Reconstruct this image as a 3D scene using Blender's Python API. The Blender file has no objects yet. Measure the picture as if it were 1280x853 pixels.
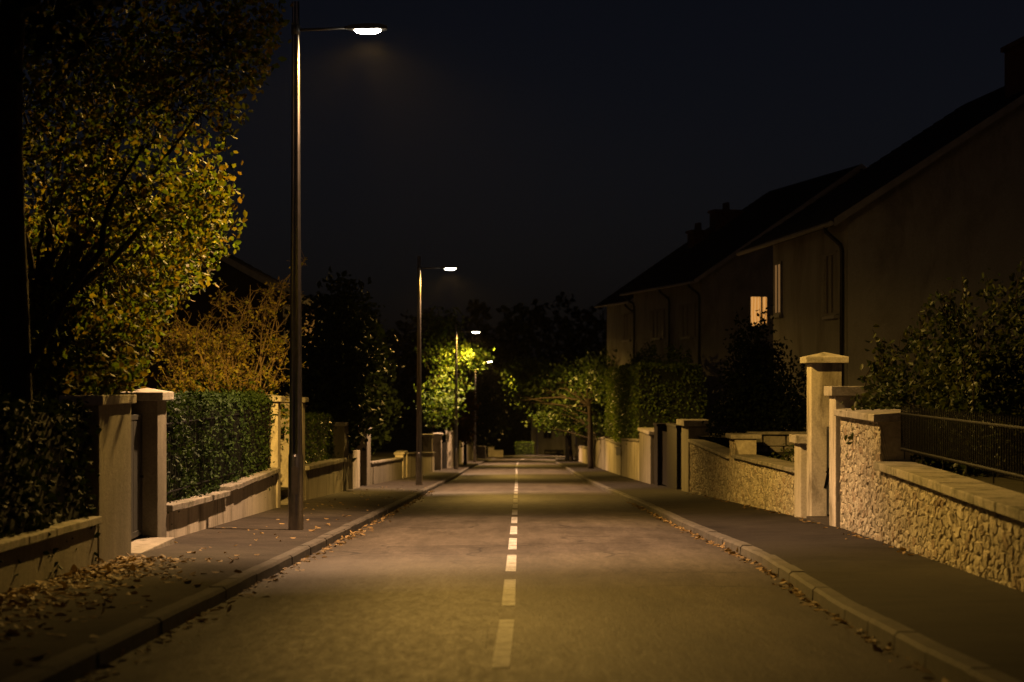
import bpy, bmesh, math, random
import numpy as np
from mathutils import Vector, Matrix

random.seed(7)
rng = np.random.default_rng(11)
S = bpy.context.scene
COL = S.collection
F = 2300.0          # focal length in photo pixels
CAMH = 1.3
HOR = 478.0         # row of the level horizon
SLOPE = (564.0 - HOR) / F   # the street runs downhill

# ------------------------------------------------------------------ layout
def itp(tab):
    xs = [p[0] for p in tab]; ys = [p[1] for p in tab]
    return lambda v: float(np.interp(v, xs, ys))

rel = itp([(0, 0), (62, 0), (85, .06), (110, .26), (150, .40), (200, .60), (260, .75), (400, 1.0)])
def zr(Y): return -SLOPE * Y + rel(Y)
EL = itp([(-30, -2.45), (10, -2.46), (42, -2.58), (64, -2.65), (118, -2.46), (147, -2.17), (180, -1.5), (205, 0.5), (225, 4), (250, 12), (280, 26)])
ER = itp([(-30, 2.42), (11, 2.46), (14.5, 2.54), (18, 2.70), (21, 2.84), (33, 2.88), (42, 2.98), (86, 3.07), (120, 3.18), (143, 3.36), (180, 4.3), (205, 6.6), (225, 10.5), (250, 18.5), (280, 32)])
XL = itp([(-30, -3.9), (8, -4.0), (19, -4.23), (23, -4.43), (37, -4.77), (42, -4.83), (54, -4.84), (62, -4.8), (75, -4.5), (90, -4.1), (99, -3.6), (104, -3.32), (130, -3.5), (150, -3.5), (180, -3.0), (205, -1.2), (225, 2), (250, 10), (280, 24)])
XR = itp([(-30, 3.3), (8, 3.75), (15, 4.17), (19.8, 4.47), (27.7, 4.93), (31, 5.0), (53, 4.95), (63, 4.8), (83, 4.9), (110, 4.9), (150, 5.1), (180, 6.1), (205, 8.4), (225, 12.3), (250, 20.3), (280, 34)])
KH = .12
def zp(Y): return zr(Y) + KH
def Zt(py, Y): return CAMH - (py - HOR) * Y / F
def W(px, py, Y): return Vector(((px - 640) * Y / F, Y, Zt(py, Y)))
def solve(plane, px):
    lo, hi = 6.0, 175.0
    k = (px - 640) / F
    s = 1 if k > 0 else -1
    for _ in range(60):
        m = .5 * (lo + hi)
        if s * (plane(m) - k * m) > 0: lo = m
        else: hi = m
    return .5 * (lo + hi)
def YL(px): return solve(XL, px)
def YR(px): return solve(XR, px)

# ------------------------------------------------------------------ materials
def newmat(name):
    m = bpy.data.materials.new(name); m.use_nodes = True
    nt = m.node_tree; nt.nodes.clear()
    out = nt.nodes.new('ShaderNodeOutputMaterial')
    b = nt.nodes.new('ShaderNodeBsdfPrincipled')
    nt.links.new(b.outputs[0], out.inputs[0])
    return m, nt, b, out
def N(nt, t, **kw):
    n = nt.nodes.new(t)
    for k, v in kw.items(): setattr(n, k, v)
    return n
def noise(nt, vec, scale, detail=4, rough=.6, dist=0):
    n = N(nt, 'ShaderNodeTexNoise'); n.inputs['Scale'].default_value = scale
    n.inputs['Detail'].default_value = detail; n.inputs['Roughness'].default_value = rough
    n.inputs['Distortion'].default_value = dist
    nt.links.new(vec, n.inputs['Vector']); return n
def ramp(nt, fac, stops):
    r = N(nt, 'ShaderNodeValToRGB')
    e = r.color_ramp.elements
    e[0].position, e[0].color = stops[0][0], (*stops[0][1], 1)
    e[1].position, e[1].color = stops[-1][0], (*stops[-1][1], 1)
    for p, c in stops[1:-1]:
        x = e.new(p); x.color = (*c, 1)
    nt.links.new(fac, r.inputs[0]); return r
def mix(nt, fac, a, b, mode='MIX'):
    m = N(nt, 'ShaderNodeMix', data_type='RGBA', blend_type=mode)
    if isinstance(fac, float): m.inputs[0].default_value = fac
    else: nt.links.new(fac, m.inputs[0])
    for s, v in ((m.inputs[6], a), (m.inputs[7], b)):
        if isinstance(v, tuple): s.default_value = (*v, 1)
        else: nt.links.new(v, s)
    return m.outputs[2]
def surf(name, c1, c2, scale=3, rough=.85, bump=.3, bscale=40, spec=.3, metal=0, c3=None, s3=1.0, stretch=None, fine=None):
    m, nt, b, out = newmat(name)
    tc = N(nt, 'ShaderNodeTexCoord')
    vec = tc.outputs['Object']
    v2 = vec
    if stretch:
        mp = N(nt, 'ShaderNodeMapping'); mp.inputs['Scale'].default_value = stretch
        nt.links.new(vec, mp.inputs['Vector']); v2 = mp.outputs[0]
    n1 = noise(nt, v2, scale, 6, .65, .3)
    r = ramp(nt, n1.outputs['Fac'], [(.3, c1), (.7, c2)])
    col = r.outputs[0]
    if c3:
        n2 = noise(nt, v2, s3, 5, .7, .6)
        r2 = ramp(nt, n2.outputs['Fac'], [(.48, (0, 0, 0)), (.66, (1, 1, 1))])
        col = mix(nt, r2.outputs[0], col, c3)
    if fine:
        n4 = noise(nt, vec, fine[0], 2, .5)
        r4 = ramp(nt, n4.outputs['Fac'], [(.3, (1 - fine[1],) * 3), (.7, (1 + fine[1],) * 3)])
        col = mix(nt, 1.0, col, r4.outputs[0], 'MULTIPLY')
    nt.links.new(col, b.inputs['Base Color'])
    b.inputs['Roughness'].default_value = rough
    b.inputs['Specular IOR Level'].default_value = spec
    b.inputs['Metallic'].default_value = metal
    if bump:
        n3 = noise(nt, vec, bscale, 5, .7)
        bp = N(nt, 'ShaderNodeBump'); bp.inputs['Strength'].default_value = bump
        bp.inputs['Distance'].default_value = .02
        nt.links.new(n3.outputs['Fac'], bp.inputs['Height'])
        nt.links.new(bp.outputs[0], b.inputs['Normal'])
    return m
def leafmat(name, cols, trans=.35, rough=.5, spec=.35):
    m, nt, b, out = newmat(name)
    g = N(nt, 'ShaderNodeNewGeometry')
    st = [(i / max(1, len(cols) - 1), c) for i, c in enumerate(cols)]
    r = ramp(nt, g.outputs['Random Per Island'], st)
    nt.links.new(r.outputs[0], b.inputs['Base Color'])
    b.inputs['Roughness'].default_value = rough
    b.inputs['Specular IOR Level'].default_value = spec
    t = N(nt, 'ShaderNodeBsdfTranslucent')
    tcol = mix(nt, 1.0, r.outputs[0], (1.25, 1.2, .5), 'MULTIPLY')
    nt.links.new(tcol, t.inputs[0])
    mx = N(nt, 'ShaderNodeMixShader'); mx.inputs[0].default_value = trans
    nt.links.new(b.outputs[0], mx.inputs[1]); nt.links.new(t.outputs[0], mx.inputs[2])
    nt.links.new(mx.outputs[0], out.inputs[0])
    return m
def emit(name, c, s):
    m = bpy.data.materials.new(name); m.use_nodes = True
    nt = m.node_tree; nt.nodes.clear()
    o = nt.nodes.new('ShaderNodeOutputMaterial'); e = nt.nodes.new('ShaderNodeEmission')
    e.inputs[0].default_value = (*c, 1); e.inputs[1].default_value = s
    nt.links.new(e.outputs[0], o.inputs[0]); return m

M = {}
def asphalt():
    m, nt, b, out = newmat('asphalt_road')
    tc = N(nt, 'ShaderNodeTexCoord'); vec = tc.outputs['Object']
    big = noise(nt, vec, .35, 6, .65, .5)
    mp = N(nt, 'ShaderNodeMapping'); mp.inputs['Scale'].default_value = (2.2, .12, 1)
    nt.links.new(vec, mp.inputs['Vector'])
    streak = noise(nt, mp.outputs[0], 1.0, 5, .6)
    mp2 = N(nt, 'ShaderNodeMapping'); mp2.inputs['Scale'].default_value = (1, .2, 1)
    nt.links.new(vec, mp2.inputs['Vector'])
    med = noise(nt, mp2.outputs[0], 15, 6, .75, .3)
    blot = noise(nt, mp2.outputs[0], 2.6, 5, .7, .4)
    fin = noise(nt, vec, 55, 3, .6)
    c = ramp(nt, big.outputs['Fac'], [(.3, (.085, .073, .057)), (.7, (.14, .12, .096))]).outputs[0]
    c = mix(nt, .5, c, ramp(nt, streak.outputs['Fac'], [(.3, (.085, .073, .058)), (.7, (.145, .125, .1))]).outputs[0])
    c = mix(nt, 1.0, c, ramp(nt, med.outputs['Fac'], [(.3, (.68, .68, .68)), (.7, (1.32, 1.32, 1.32))]).outputs[0], 'MULTIPLY')
    c = mix(nt, 1.0, c, ramp(nt, fin.outputs['Fac'], [(.35, (.55, .55, .55)), (.65, (1.4, 1.4, 1.4))]).outputs[0], 'MULTIPLY')
    c = mix(nt, 1.0, c, ramp(nt, blot.outputs['Fac'], [(.3, (.66, .66, .66)), (.7, (1.3, 1.3, 1.3))]).outputs[0], 'MULTIPLY')
    ed = N(nt, 'ShaderNodeAttribute'); ed.attribute_name = 'gutter_dirt'
    en = N(nt, 'ShaderNodeMath', operation='MULTIPLY'); nt.links.new(ed.outputs['Fac'], en.inputs[0]); nt.links.new(ramp(nt, blot.outputs['Fac'], [(.25, (.35, .35, .35)), (.75, (1, 1, 1))]).outputs[0], en.inputs[1])
    c = mix(nt, en.outputs[0], c, (.03, .026, .02))
    # tar-filled cracks
    wob = noise(nt, vec, 1.2, 4, .6)
    vadd = N(nt, 'ShaderNodeVectorMath', operation='MULTIPLY_ADD')
    nt.links.new(wob.outputs['Color'], vadd.inputs[0]); vadd.inputs[1].default_value = (.7, .7, 0); nt.links.new(vec, vadd.inputs[2])
    vo = N(nt, 'ShaderNodeTexVoronoi', feature='DISTANCE_TO_EDGE'); vo.inputs['Scale'].default_value = .55
    nt.links.new(vadd.outputs[0], vo.inputs['Vector'])
    ck = ramp(nt, vo.outputs['Distance'], [(.006, (1, 1, 1)), (.016, (0, 0, 0))])
    msk = ramp(nt, noise(nt, vec, .3, 2).outputs['Fac'], [(.5, (0, 0, 0)), (.58, (.75, .75, .75))])
    fk = mix(nt, 1.0, ck.outputs[0], msk.outputs[0], 'MULTIPLY')
    c = mix(nt, fk, c, (.022, .021, .02))
    nt.links.new(c, b.inputs['Base Color'])
    rr = ramp(nt, med.outputs['Fac'], [(.3, (.55, .55, .55)), (.7, (.72, .72, .72))])
    nt.links.new(rr.outputs[0], b.inputs['Roughness'])
    b.inputs['Specular IOR Level'].default_value = .1
    bp = N(nt, 'ShaderNodeBump'); bp.inputs['Strength'].default_value = .55; bp.inputs['Distance'].default_value = .012
    nt.links.new(fin.outputs['Fac'], bp.inputs['Height'])
    bp2 = N(nt, 'ShaderNodeBump'); bp2.inputs['Strength'].default_value = .3; bp2.inputs['Distance'].default_value = .03
    nt.links.new(med.outputs['Fac'], bp2.inputs['Height']); nt.links.new(bp.outputs[0], bp2.inputs['Normal'])
    nt.links.new(bp2.outputs[0], b.inputs['Normal'])
    return m
M['asphalt'] = asphalt()
M['paint'] = surf('worn_white_paint', (.56, .55, .51), (.74, .73, .7), 9, .7, .4, 40, .3, c3=(.26, .24, .21), s3=5, fine=(45, .2))
M['pavL'] = surf('pavement_worn_tarmac', (.038, .032, .026), (.068, .058, .046), 1.4, .9, .5, 45, .15, c3=(.034, .03, .025), s3=.9, fine=(42, .3))
M['pavR'] = surf('pavement_tarmac', (.022, .0185, .015), (.036, .031, .025), 1.6, .9, .5, 55, .15, c3=(.017, .015, .012), s3=.8, fine=(60, .35))
M['kerb'] = surf('kerb_stone', (.07, .063, .052), (.13, .117, .096), 2.4, .85, .4, 30, .25, c3=(.09, .085, .07), s3=1.6, fine=(40, .2))
M['soil'] = surf('garden_soil', (.022, .022, .012), (.05, .045, .025), 3, .95, .6, 12, .1)
M['ground'] = surf('grass_ground', (.02, .028, .01), (.045, .05, .02), 2, .95, .5, 10, .1)
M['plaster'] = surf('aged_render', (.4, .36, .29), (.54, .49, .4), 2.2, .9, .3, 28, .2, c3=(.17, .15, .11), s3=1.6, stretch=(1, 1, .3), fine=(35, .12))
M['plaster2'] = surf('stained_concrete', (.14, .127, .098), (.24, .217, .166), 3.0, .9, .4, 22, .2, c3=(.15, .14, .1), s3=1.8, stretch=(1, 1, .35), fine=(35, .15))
M['cap'] = surf('cast_stone_cap', (.3, .275, .23), (.42, .385, .33), 4, .85, .4, 30, .25, c3=(.16, .15, .11), s3=3, fine=(35, .15))
M['coping'] = surf('coping_stone', (.2, .185, .15), (.33, .3, .25), 3, .88, .4, 30, .25, c3=(.1, .1, .065), s3=2.2, fine=(35, .18))
M['iron'] = surf('black_iron', (.004, .004, .004), (.008, .008, .008), 8, .7, .15, 60, .12)
M['gate'] = surf('dark_painted_metal', (.015, .016, .015), (.03, .03, .028), 4, .55, .15, 30, .35)
M['wood'] = surf('dark_wood_boards', (.009, .007, .005), (.02, .016, .012), 6, .75, .4, 25, .25, stretch=(1, 1, .2))
M['pole'] = surf('dark_metal_pole', (.2, .19, .175), (.3, .28, .26), 5, .3, .05, 40, .5, metal=1.0)
M['head'] = surf('luminaire_grey', (.08, .08, .08), (.11, .11, .11), 6, .45, .05, 40, .4, metal=.3)
M['bark'] = surf('bark', (.018, .014, .01), (.042, .033, .023), 6, .95, .9, 14, .1, stretch=(1, 1, .25))
M['twig'] = surf('twig_bark', (.14, .1, .05), (.24, .17, .085), 9, .85, .3, 30, .15)
M['wallH'] = surf('house_render', (.26, .25, .205), (.33, .315, .26), 1.2, .92, .25, 30, .15, c3=(.19, .175, .14), s3=.6, stretch=(1, 1, .4), fine=(25, .08))
M['wallD'] = surf('dark_brick_wall', (.03, .022, .017), (.05, .036, .028), 6, .9, .4, 25, .1)
M['wallF'] = surf('far_house_render', (.2, .19, .155), (.26, .245, .2), 1.2, .92, .25, 30, .15, c3=(.15, .135, .11), s3=.6, stretch=(1, 1, .4), fine=(25, .08))
M['roof'] = surf('roof_tiles', (.016, .013, .011), (.035, .027, .022), 3, .85, .5, 12, .15)
M['trim'] = surf('weathered_trim', (.2, .19, .16), (.28, .265, .23), 5, .7, .1, 30, .3)
M['shutter'] = surf('shutter_paint', (.13, .115, .09), (.19, .17, .135), 4, .7, .15, 30, .25, stretch=(1, 1, .2))
M['pipe'] = surf('dark_zinc_pipe', (.015, .014, .013), (.03, .028, .025), 6, .5, .1, 30, .4, metal=.3)
M['brick'] = surf('chimney_brick', (.06, .035, .025), (.11, .06, .042), 8, .9, .5, 20, .15)
M['white'] = surf('white_enamel', (.6, .6, .58), (.7, .7, .68), 5, .5, .05, 30, .4)
M['curtain'] = emit('warm_lit_room', (1.0, .5, .15), .72)
_nt = M['curtain'].node_tree; _e = [n for n in _nt.nodes if n.type == 'EMISSION'][0]
_tc = N(_nt, 'ShaderNodeTexCoord'); _wv = N(_nt, 'ShaderNodeTexWave'); _wv.inputs['Scale'].default_value = 2.2; _wv.inputs['Distortion'].default_value = 2.5
_nt.links.new(_tc.outputs['Object'], _wv.inputs['Vector']); _rp = ramp(_nt, _wv.outputs['Fac'], [(0, (.8, .32, .06)), (.5, (.95, .42, .1)), (1, (1.0, .5, .15))]); _nt.links.new(_rp.outputs[0], _e.inputs[0])
M['curtain2'] = emit('tan_lit_curtain', (1.0, .5, .16), .2)
def glassm():
    m, nt, b, out = newmat('dark_window_glass')
    b.inputs['Base Color'].default_value = (.01, .01, .012, 1); b.inputs['Roughness'].default_value = .25
    b.inputs['Specular IOR Level'].default_value = .4
    return m
M['glass'] = glassm()
M['lens'] = emit('led_lens', (1.0, .86, .66), 60)
M['leaf_autumn'] = leafmat('autumn_leaves', [(.036, .064, .008), (.062, .096, .011), (.1, .115, .013), (.13, .108, .013), (.095, .06, .011)], .5, .6, .15)
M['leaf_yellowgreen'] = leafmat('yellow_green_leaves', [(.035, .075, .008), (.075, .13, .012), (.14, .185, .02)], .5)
M['leaf_dark'] = leafmat('dark_green_leaves', [(.007, .012, .004), (.012, .02, .006), (.018, .027, .008)], .15, .7, .12)
M['leaf_hedge'] = leafmat('clipped_hedge_leaves', [(.03, .058, .012), (.055, .09, .018), (.09, .125, .024)], .35, .4, .45)
M['leaf_bush'] = leafmat('glossy_bush_leaves', [(.02, .034, .008), (.036, .05, .011), (.075, .08, .015)], .3, .5, .2)
M['leaf_rust'] = leafmat('rust_shrub_leaves', [(.26, .21, .026), (.33, .26, .03), (.22, .25, .03), (.34, .22, .032)], .4)
M['leaf_orange'] = leafmat('orange_leaves', [(.16, .09, .012), (.2, .11, .015), (.12, .1, .012)], .45)
M['leaf_fallen'] = leafmat('dry_fallen_leaves', [(.1, .06, .025), (.2, .13, .05), (.3, .2, .08), (.36, .26, .12)], .1, .7, .2)
M['leaf_hedge_bright'] = leafmat('brightened_hedge_leaves', [(.055, .1, .014), (.09, .14, .022), (.14, .18, .03)], .4, .45, .35)  # hedge leaf copy, colour raised so the tall right hedge looks more lamplit
M['leaf_yew'] = leafmat('dark_yew_leaves', [(.012, .026, .005), (.022, .042, .008), (.035, .06, .01)], .2, .6, .15)
M['black_leaf'] = leafmat('distant_leaves', [(.006, .009, .004), (.012, .016, .006)], .1, .7, .1)

# ------------------------------------------------------------------ mesh helpers
class MB:
    def __init__(s): s.v = []; s.f = []
    def add(s, vs, fs):
        o = len(s.v); s.v += [tuple(v) for v in vs]; s.f += [tuple(i + o for i in f) for f in fs]
    def hexa(s, b, t):      # four bottom, four top points (same winding)
        s.add(list(b) + list(t), [(3, 2, 1, 0), (4, 5, 6, 7), (0, 1, 5, 4), (1, 2, 6, 5), (2, 3, 7, 6), (3, 0, 4, 7)])
    def box(s, x0, x1, y0, y1, z0, z1):
        s.hexa([(x0, y0, z0), (x1, y0, z0), (x1, y1, z0), (x0, y1, z0)], [(x0, y0, z1), (x1, y0, z1), (x1, y1, z1), (x0, y1, z1)])
    def tube(s, pts, rad, n=8, caps=True):
        pts = [Vector(p) for p in pts]; rings = []
        up = Vector((0.13, .97, .21)).normalized()
        o = len(s.v)
        for i, p in enumerate(pts):
            d = (pts[min(i + 1, len(pts) - 1)] - pts[max(i - 1, 0)]).normalized()
            a = d.cross(up)
            if a.length < .05: a = d.cross(Vector((1, 0, 0)))
            a.normalize(); b = d.cross(a)
            r = rad[i] if not isinstance(rad, (int, float)) else rad
            for k in range(n):
                t = 2 * math.pi * k / n
                s.v.append(tuple(p + a * (r * math.cos(t)) + b * (r * math.sin(t))))
        for i in range(len(pts) - 1):
            for k in range(n):
                k2 = (k + 1) % n
                s.f.append((o + i * n + k, o + i * n + k2, o + (i + 1) * n + k2, o + (i + 1) * n + k))
        if caps:
            s.f.append(tuple(o + k for k in reversed(range(n))))
            s.f.append(tuple(o + (len(pts) - 1) * n + k for k in range(n)))
    def build(s, name, m, parent=None, smooth=False, bevel=0):
        me = bpy.data.meshes.new(name)
        me.from_pydata(s.v, [], s.f)
        me.materials.append(m); me.update()
        o = bpy.data.objects.new(name, me); COL.objects.link(o)
        bm = bmesh.new(); bm.from_mesh(me)
        bmesh.ops.recalc_face_normals(bm, faces=bm.faces); bm.to_mesh(me); bm.free()
        if smooth:
            for p in me.polygons: p.use_smooth = True
        if bevel:
            md = o.modifiers.new('bevel', 'BEVEL'); md.width = bevel; md.segments = 2; md.limit_method = 'ANGLE'; md.angle_limit = .6
        if parent: attach(o, parent)
        return o
def attach(o, parent):
    o.parent = parent
    o.matrix_parent_inverse = Matrix.Translation(-parent.location) if parent.parent is None else Matrix.Identity(4)
def thing(name, label, cat, loc, group=None):
    o = bpy.data.objects.new(name, None); COL.objects.link(o)
    o.location = loc; o.empty_display_size = .2
    o['label'] = label; o['category'] = cat
    if group: o['group'] = group
    return o
def tag(o, label, cat, group=None):
    o['label'] = label; o['category'] = cat
    if group: o['group'] = group
    return o
def struct(o): o['kind'] = 'structure'; return o

def quadcloud(name, P, size, m, parent=None, flat=0., stretch=1.55, fold=.25):
    """leaves: folded kites at the points P"""
    n = len(P); P = np.asarray(P, float)
    d = rng.normal(size=(n, 3)); d[:, 2] -= .25; d /= np.linalg.norm(d, axis=1)[:, None]
    q = rng.normal(size=(n, 3)); q[:, 2] += .6
    w = np.cross(d, q); w /= np.linalg.norm(w, axis=1)[:, None] + 1e-9
    if flat:
        d[:, 2] *= (1 - flat); d /= np.linalg.norm(d, axis=1)[:, None]
        w[:, 2] *= (1 - flat); w /= np.linalg.norm(w, axis=1)[:, None]
    nn = np.cross(d, w)
    s = (np.asarray(size) * rng.uniform(.65, 1.3, n))[:, None]
    L = s * stretch
    f = nn * s * fold * rng.uniform(.2, 1.3, (n, 1))
    V = np.empty((n, 6, 3))
    V[:, 0] = P; V[:, 1] = P + d * L * .42 + w * s * .5 + f; V[:, 2] = P + d * L * .8 + w * s * .3 + f * .7
    V[:, 3] = P + d * L - f * .6
    V[:, 4] = P + d * L * .8 - w * s * .3 + f * .7; V[:, 5] = P + d * L * .42 - w * s * .5 + f
    me = bpy.data.meshes.new(name)
    me.vertices.add(n * 6); me.vertices.foreach_set('co', V.ravel())
    base = (np.arange(n) * 6)[:, None]
    loops = np.concatenate([base + np.array([[0, 1, 2, 3]]), base + np.array([[0, 3, 4, 5]])], axis=1).ravel()
    me.loops.add(len(loops)); me.loops.foreach_set('vertex_index', loops.astype(np.int32))
    me.polygons.add(n * 2)
    me.polygons.foreach_set('loop_start', np.arange(0, n * 8, 4, dtype=np.int32))
    me.update(calc_edges=True); me.validate()
    me.materials.append(m)
    o = bpy.data.objects.new(name, me); COL.objects.link(o)
    if parent: attach(o, parent)
    return o

def gridmesh(name, ys, cols, m, uvsub=1, parent=None):
    """strip along Y: cols is a list of functions Y -> (x, z)"""
    b = MB(); nc = len(cols)
    for y in ys:
        for c in cols:
            x, z = c(y); b.v.append((x, y, z))
    for i in range(len(ys) - 1):
        for k in range(nc - 1):
            b.f.append((i * nc + k, i * nc + k + 1, (i + 1) * nc + k + 1, (i + 1) * nc + k))
    return b.build(name, m, parent)

# ------------------------------------------------------------------ setting
ys = list(np.arange(-30, 60, 2.5)) + list(np.arange(60, 281, 4))
NR = 20
road = gridmesh('road', ys, [(lambda y, t=t: (EL(y) * (1 - t) + ER(y) * t, zr(y) + .035 * (1 - (2 * t - 1) ** 2))) for t in np.linspace(0, 1, NR + 1)], M['asphalt'])
struct(road)
at_ = road.data.attributes.new('gutter_dirt', 'FLOAT', 'POINT')
at_.data.foreach_set('value', np.array([max(0., 1 - min(v.co.x - EL(v.co.y), ER(v.co.y) - v.co.x) / .75) * .8 for v in road.data.vertices], dtype=np.float32))
zroad = lambda x, y: zr(y) + .035 * (1 - (2 * (x - EL(y)) / (ER(y) - EL(y)) - 1) ** 2)
pl = gridmesh('left_pavement', ys, [lambda y: (XL(y) - .15, zp(y) + .03), lambda y: (EL(y) - .15, zp(y) - .004)], M['pavL']); struct(pl)
pr = gridmesh('right_pavement', ys, [lambda y: (ER(y) + .15, zp(y) - .004), lambda y: (XR(y) + .15, zp(y) + .03)], M['pavR']); struct(pr)
# kerb stones with joints
for nm, E, sgn in (('left_kerb', EL, -1), ('right_kerb', ER, 1)):
    b = MB(); y = -20.
    while y < 230:
        L = 1.0 if y < 60 else 2.0
        y0, y1 = y + .006, y + L - .006
        dz = random.uniform(-.006, .006); dx = random.uniform(-.006, .006)
        def ring(yy):
            x = E(yy) + dx; z = zr(yy); c = .025
            return [(x, yy, z - .1), (x + sgn * .008, yy, z + KH + dz - c), (x + sgn * (.008 + c), yy, z + KH + dz), (x + sgn * .155, yy, z + KH + dz), (x + sgn * .155, yy, z - .1)]
        a, d = ring(y0), ring(y1)
        b.add(a + d, [(0, 1, 6, 5), (1, 2, 7, 6), (2, 3, 8, 7), (3, 4, 9, 8), (0, 4, 3, 2, 1), (5, 6, 7, 8, 9)])
        y += L
    struct(b.build(nm, M['kerb']))
# centre line: broken white line, painted 3 m marks
b = MB()
cx = itp([(0, -.08), (10.7, -.068), (14, -.035), (19.6, -.012), (30, .03), (50, .1), (80, .2), (120, .3), (150, .5), (180, 1.2), (205, 3.3), (225, 7), (250, 15)])
y = 10.72 - 4.29 * 3
while y < 215:
    n = 4
    for i in range(n):
        ya, yb = y + 3.05 * i / n, y + 3.05 * (i + 1) / n
        va = []
        for yy in (ya, yb):
            sl = (cx(yy + .5) - cx(yy - .5))
            for sx in (-.055, .055):
                va.append((cx(yy) + sx, yy, zroad(cx(yy) + sx, yy) + .004))
        b.add(va, [(0, 1, 3, 2)])
    y += 4.29
struct(b.build('centre_line', M['paint']))

# ground sheet and gardens
def gz(x, y): return zr(y) - .25
b = MB(); gx = [-118, -60, -20, -6, 0, 6, 20, 60, 118]; gy = list(range(-28, 300, 8)) + [320, 343]
for yy in gy:
    for xx in gx: b.v.append((xx, yy, zr(min(yy, 300)) - .25))
for i in range(len(gy) - 1):
    for k in range(len(gx) - 1):
        n = len(gx); b.f.append((i * n + k, i * n + k + 1, (i + 1) * n + k + 1, (i + 1) * n + k))
struct(b.build('ground', M['ground']))
GL = itp([(-30, .5), (0, 0.1), (16, -.3), (20, -.45), (37, -.95), (60, -1.7), (80, -2.4), (100, -3.3), (150, -5.0), (280, -9)])
GR = itp([(-30, 1.0), (0, .5), (24, .1), (30.2, -.1), (31, -.75), (42.6, -.6), (43.1, -.02), (56, -.3), (90, -2.0), (150, -4.6), (280, -9)])
ysg = sorted(set(list(np.arange(-30, 200, 2.)) + [30.2, 31, 42.6, 43.1]))
struct(gridmesh('left_garden', ysg, [lambda y: (-60, GL(y) + .5), lambda y: (-12, GL(y) + .3), lambda y: (XL(y) - .2, GL(y))], M['soil']))
struct(gridmesh('right_garden', ysg, [lambda y: (XR(y) + .2, GR(y)), lambda y: (12, GR(y) + .25), lambda y: (60, GR(y) + 1)], M['soil']))

# ------------------------------------------------------------------ trees and plants
def limb(a, b, r0, r1, mb, wob=.12, n=6, sides=6):
    a, b = Vector(a), Vector(b); L = (b - a).length
    pts = []
    off = [Vector((random.uniform(-1, 1), random.uniform(-1, 1), random.uniform(-.4, .9))) * L * wob for _ in range(2)]
    for i in range(n + 1):
        t = i / n
        p = a.lerp(b, t) + off[0] * math.sin(math.pi * t) + off[1] * (math.sin(2 * math.pi * t) * .4)
        pts.append(p)
    mb.tube(pts, [r0 * (1 - i / n) + r1 * i / n for i in range(n + 1)], sides)
    return pts
def inblobs(blobs, n):
    out = []
    w = np.array([(bl[1][0] * bl[1][1] * bl[1][2]) ** .6 * (bl[2] if len(bl) > 2 else 1) for bl in blobs]); w /= w.sum()
    for k in rng.choice(len(blobs), n, p=w):
        c, r = blobs[k][:2]
        d = rng.normal(size=3); d /= np.linalg.norm(d)
        rr = rng.uniform(.0, 1) ** (1 / 2.2)
        out.append(np.array(c) + d * np.array(r) * rr)
    return np.array(out)
def tree(name, label, base, fork, blobs, ncl, per, leaf, spread, m, r0=.16, cat='tree', group=None, nlimb=26, keep=None, fine=False, bark='bark'):
    base = Vector(base); t = thing(name, label, cat, base, group)
    C = inblobs(blobs, ncl)
    if keep is not None: C = np.array([c for c in C if keep(c)])
    mb = MB(); fork = Vector(fork)
    trunk = limb(base - Vector((0, 0, .15)), fork, r0, r0 * .62, mb, .03, 8, 10)
    idx = rng.choice(len(C), min(nlimb, len(C)), replace=False); nodes = []
    for i in idx:
        c = Vector(C[i]); s = random.uniform(.45, 1)
        st = base.lerp(fork, s) if c.z < fork.z + .3 else fork
        st = trunk[min(len(trunk) - 1, int(s * 8))] if c.z < fork.z + .3 else trunk[-1]
        p = limb(st, c, r0 * random.uniform(.22, .42), .012, mb, .1, 6, 6); nodes += [tuple(v) for v in p[1:]]
        for _ in range(3):
            j = C[rng.integers(len(C))]
            q = p[random.randint(2, 5)]
            if (Vector(j) - q).length < 1.6: limb(q, j, .02, .006, mb, .12, 3, 4)
    if fine:
        nodes = np.array(nodes)
        for c in C:
            q = nodes[np.argmin(((nodes - c) ** 2).sum(1))]
            if np.linalg.norm(q - c) < .8: limb(q, c, .009, .003, mb, .1, 3, 3)
    mb.build('trunk', M[bark], t, True)
    pts = []
    for c in C:
        k = max(4, int(per * random.uniform(.5, 1.5)))
        g = rng.normal(size=(k, 3)) * np.array([spread, spread, spread * .7])
        pts.append(c + g)
    pts = np.vstack(pts)
    if keep is not None: pts = np.array([p for p in pts if keep(p)])
    quadcloud('crown', pts, leaf, m, t)
    return t

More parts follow.
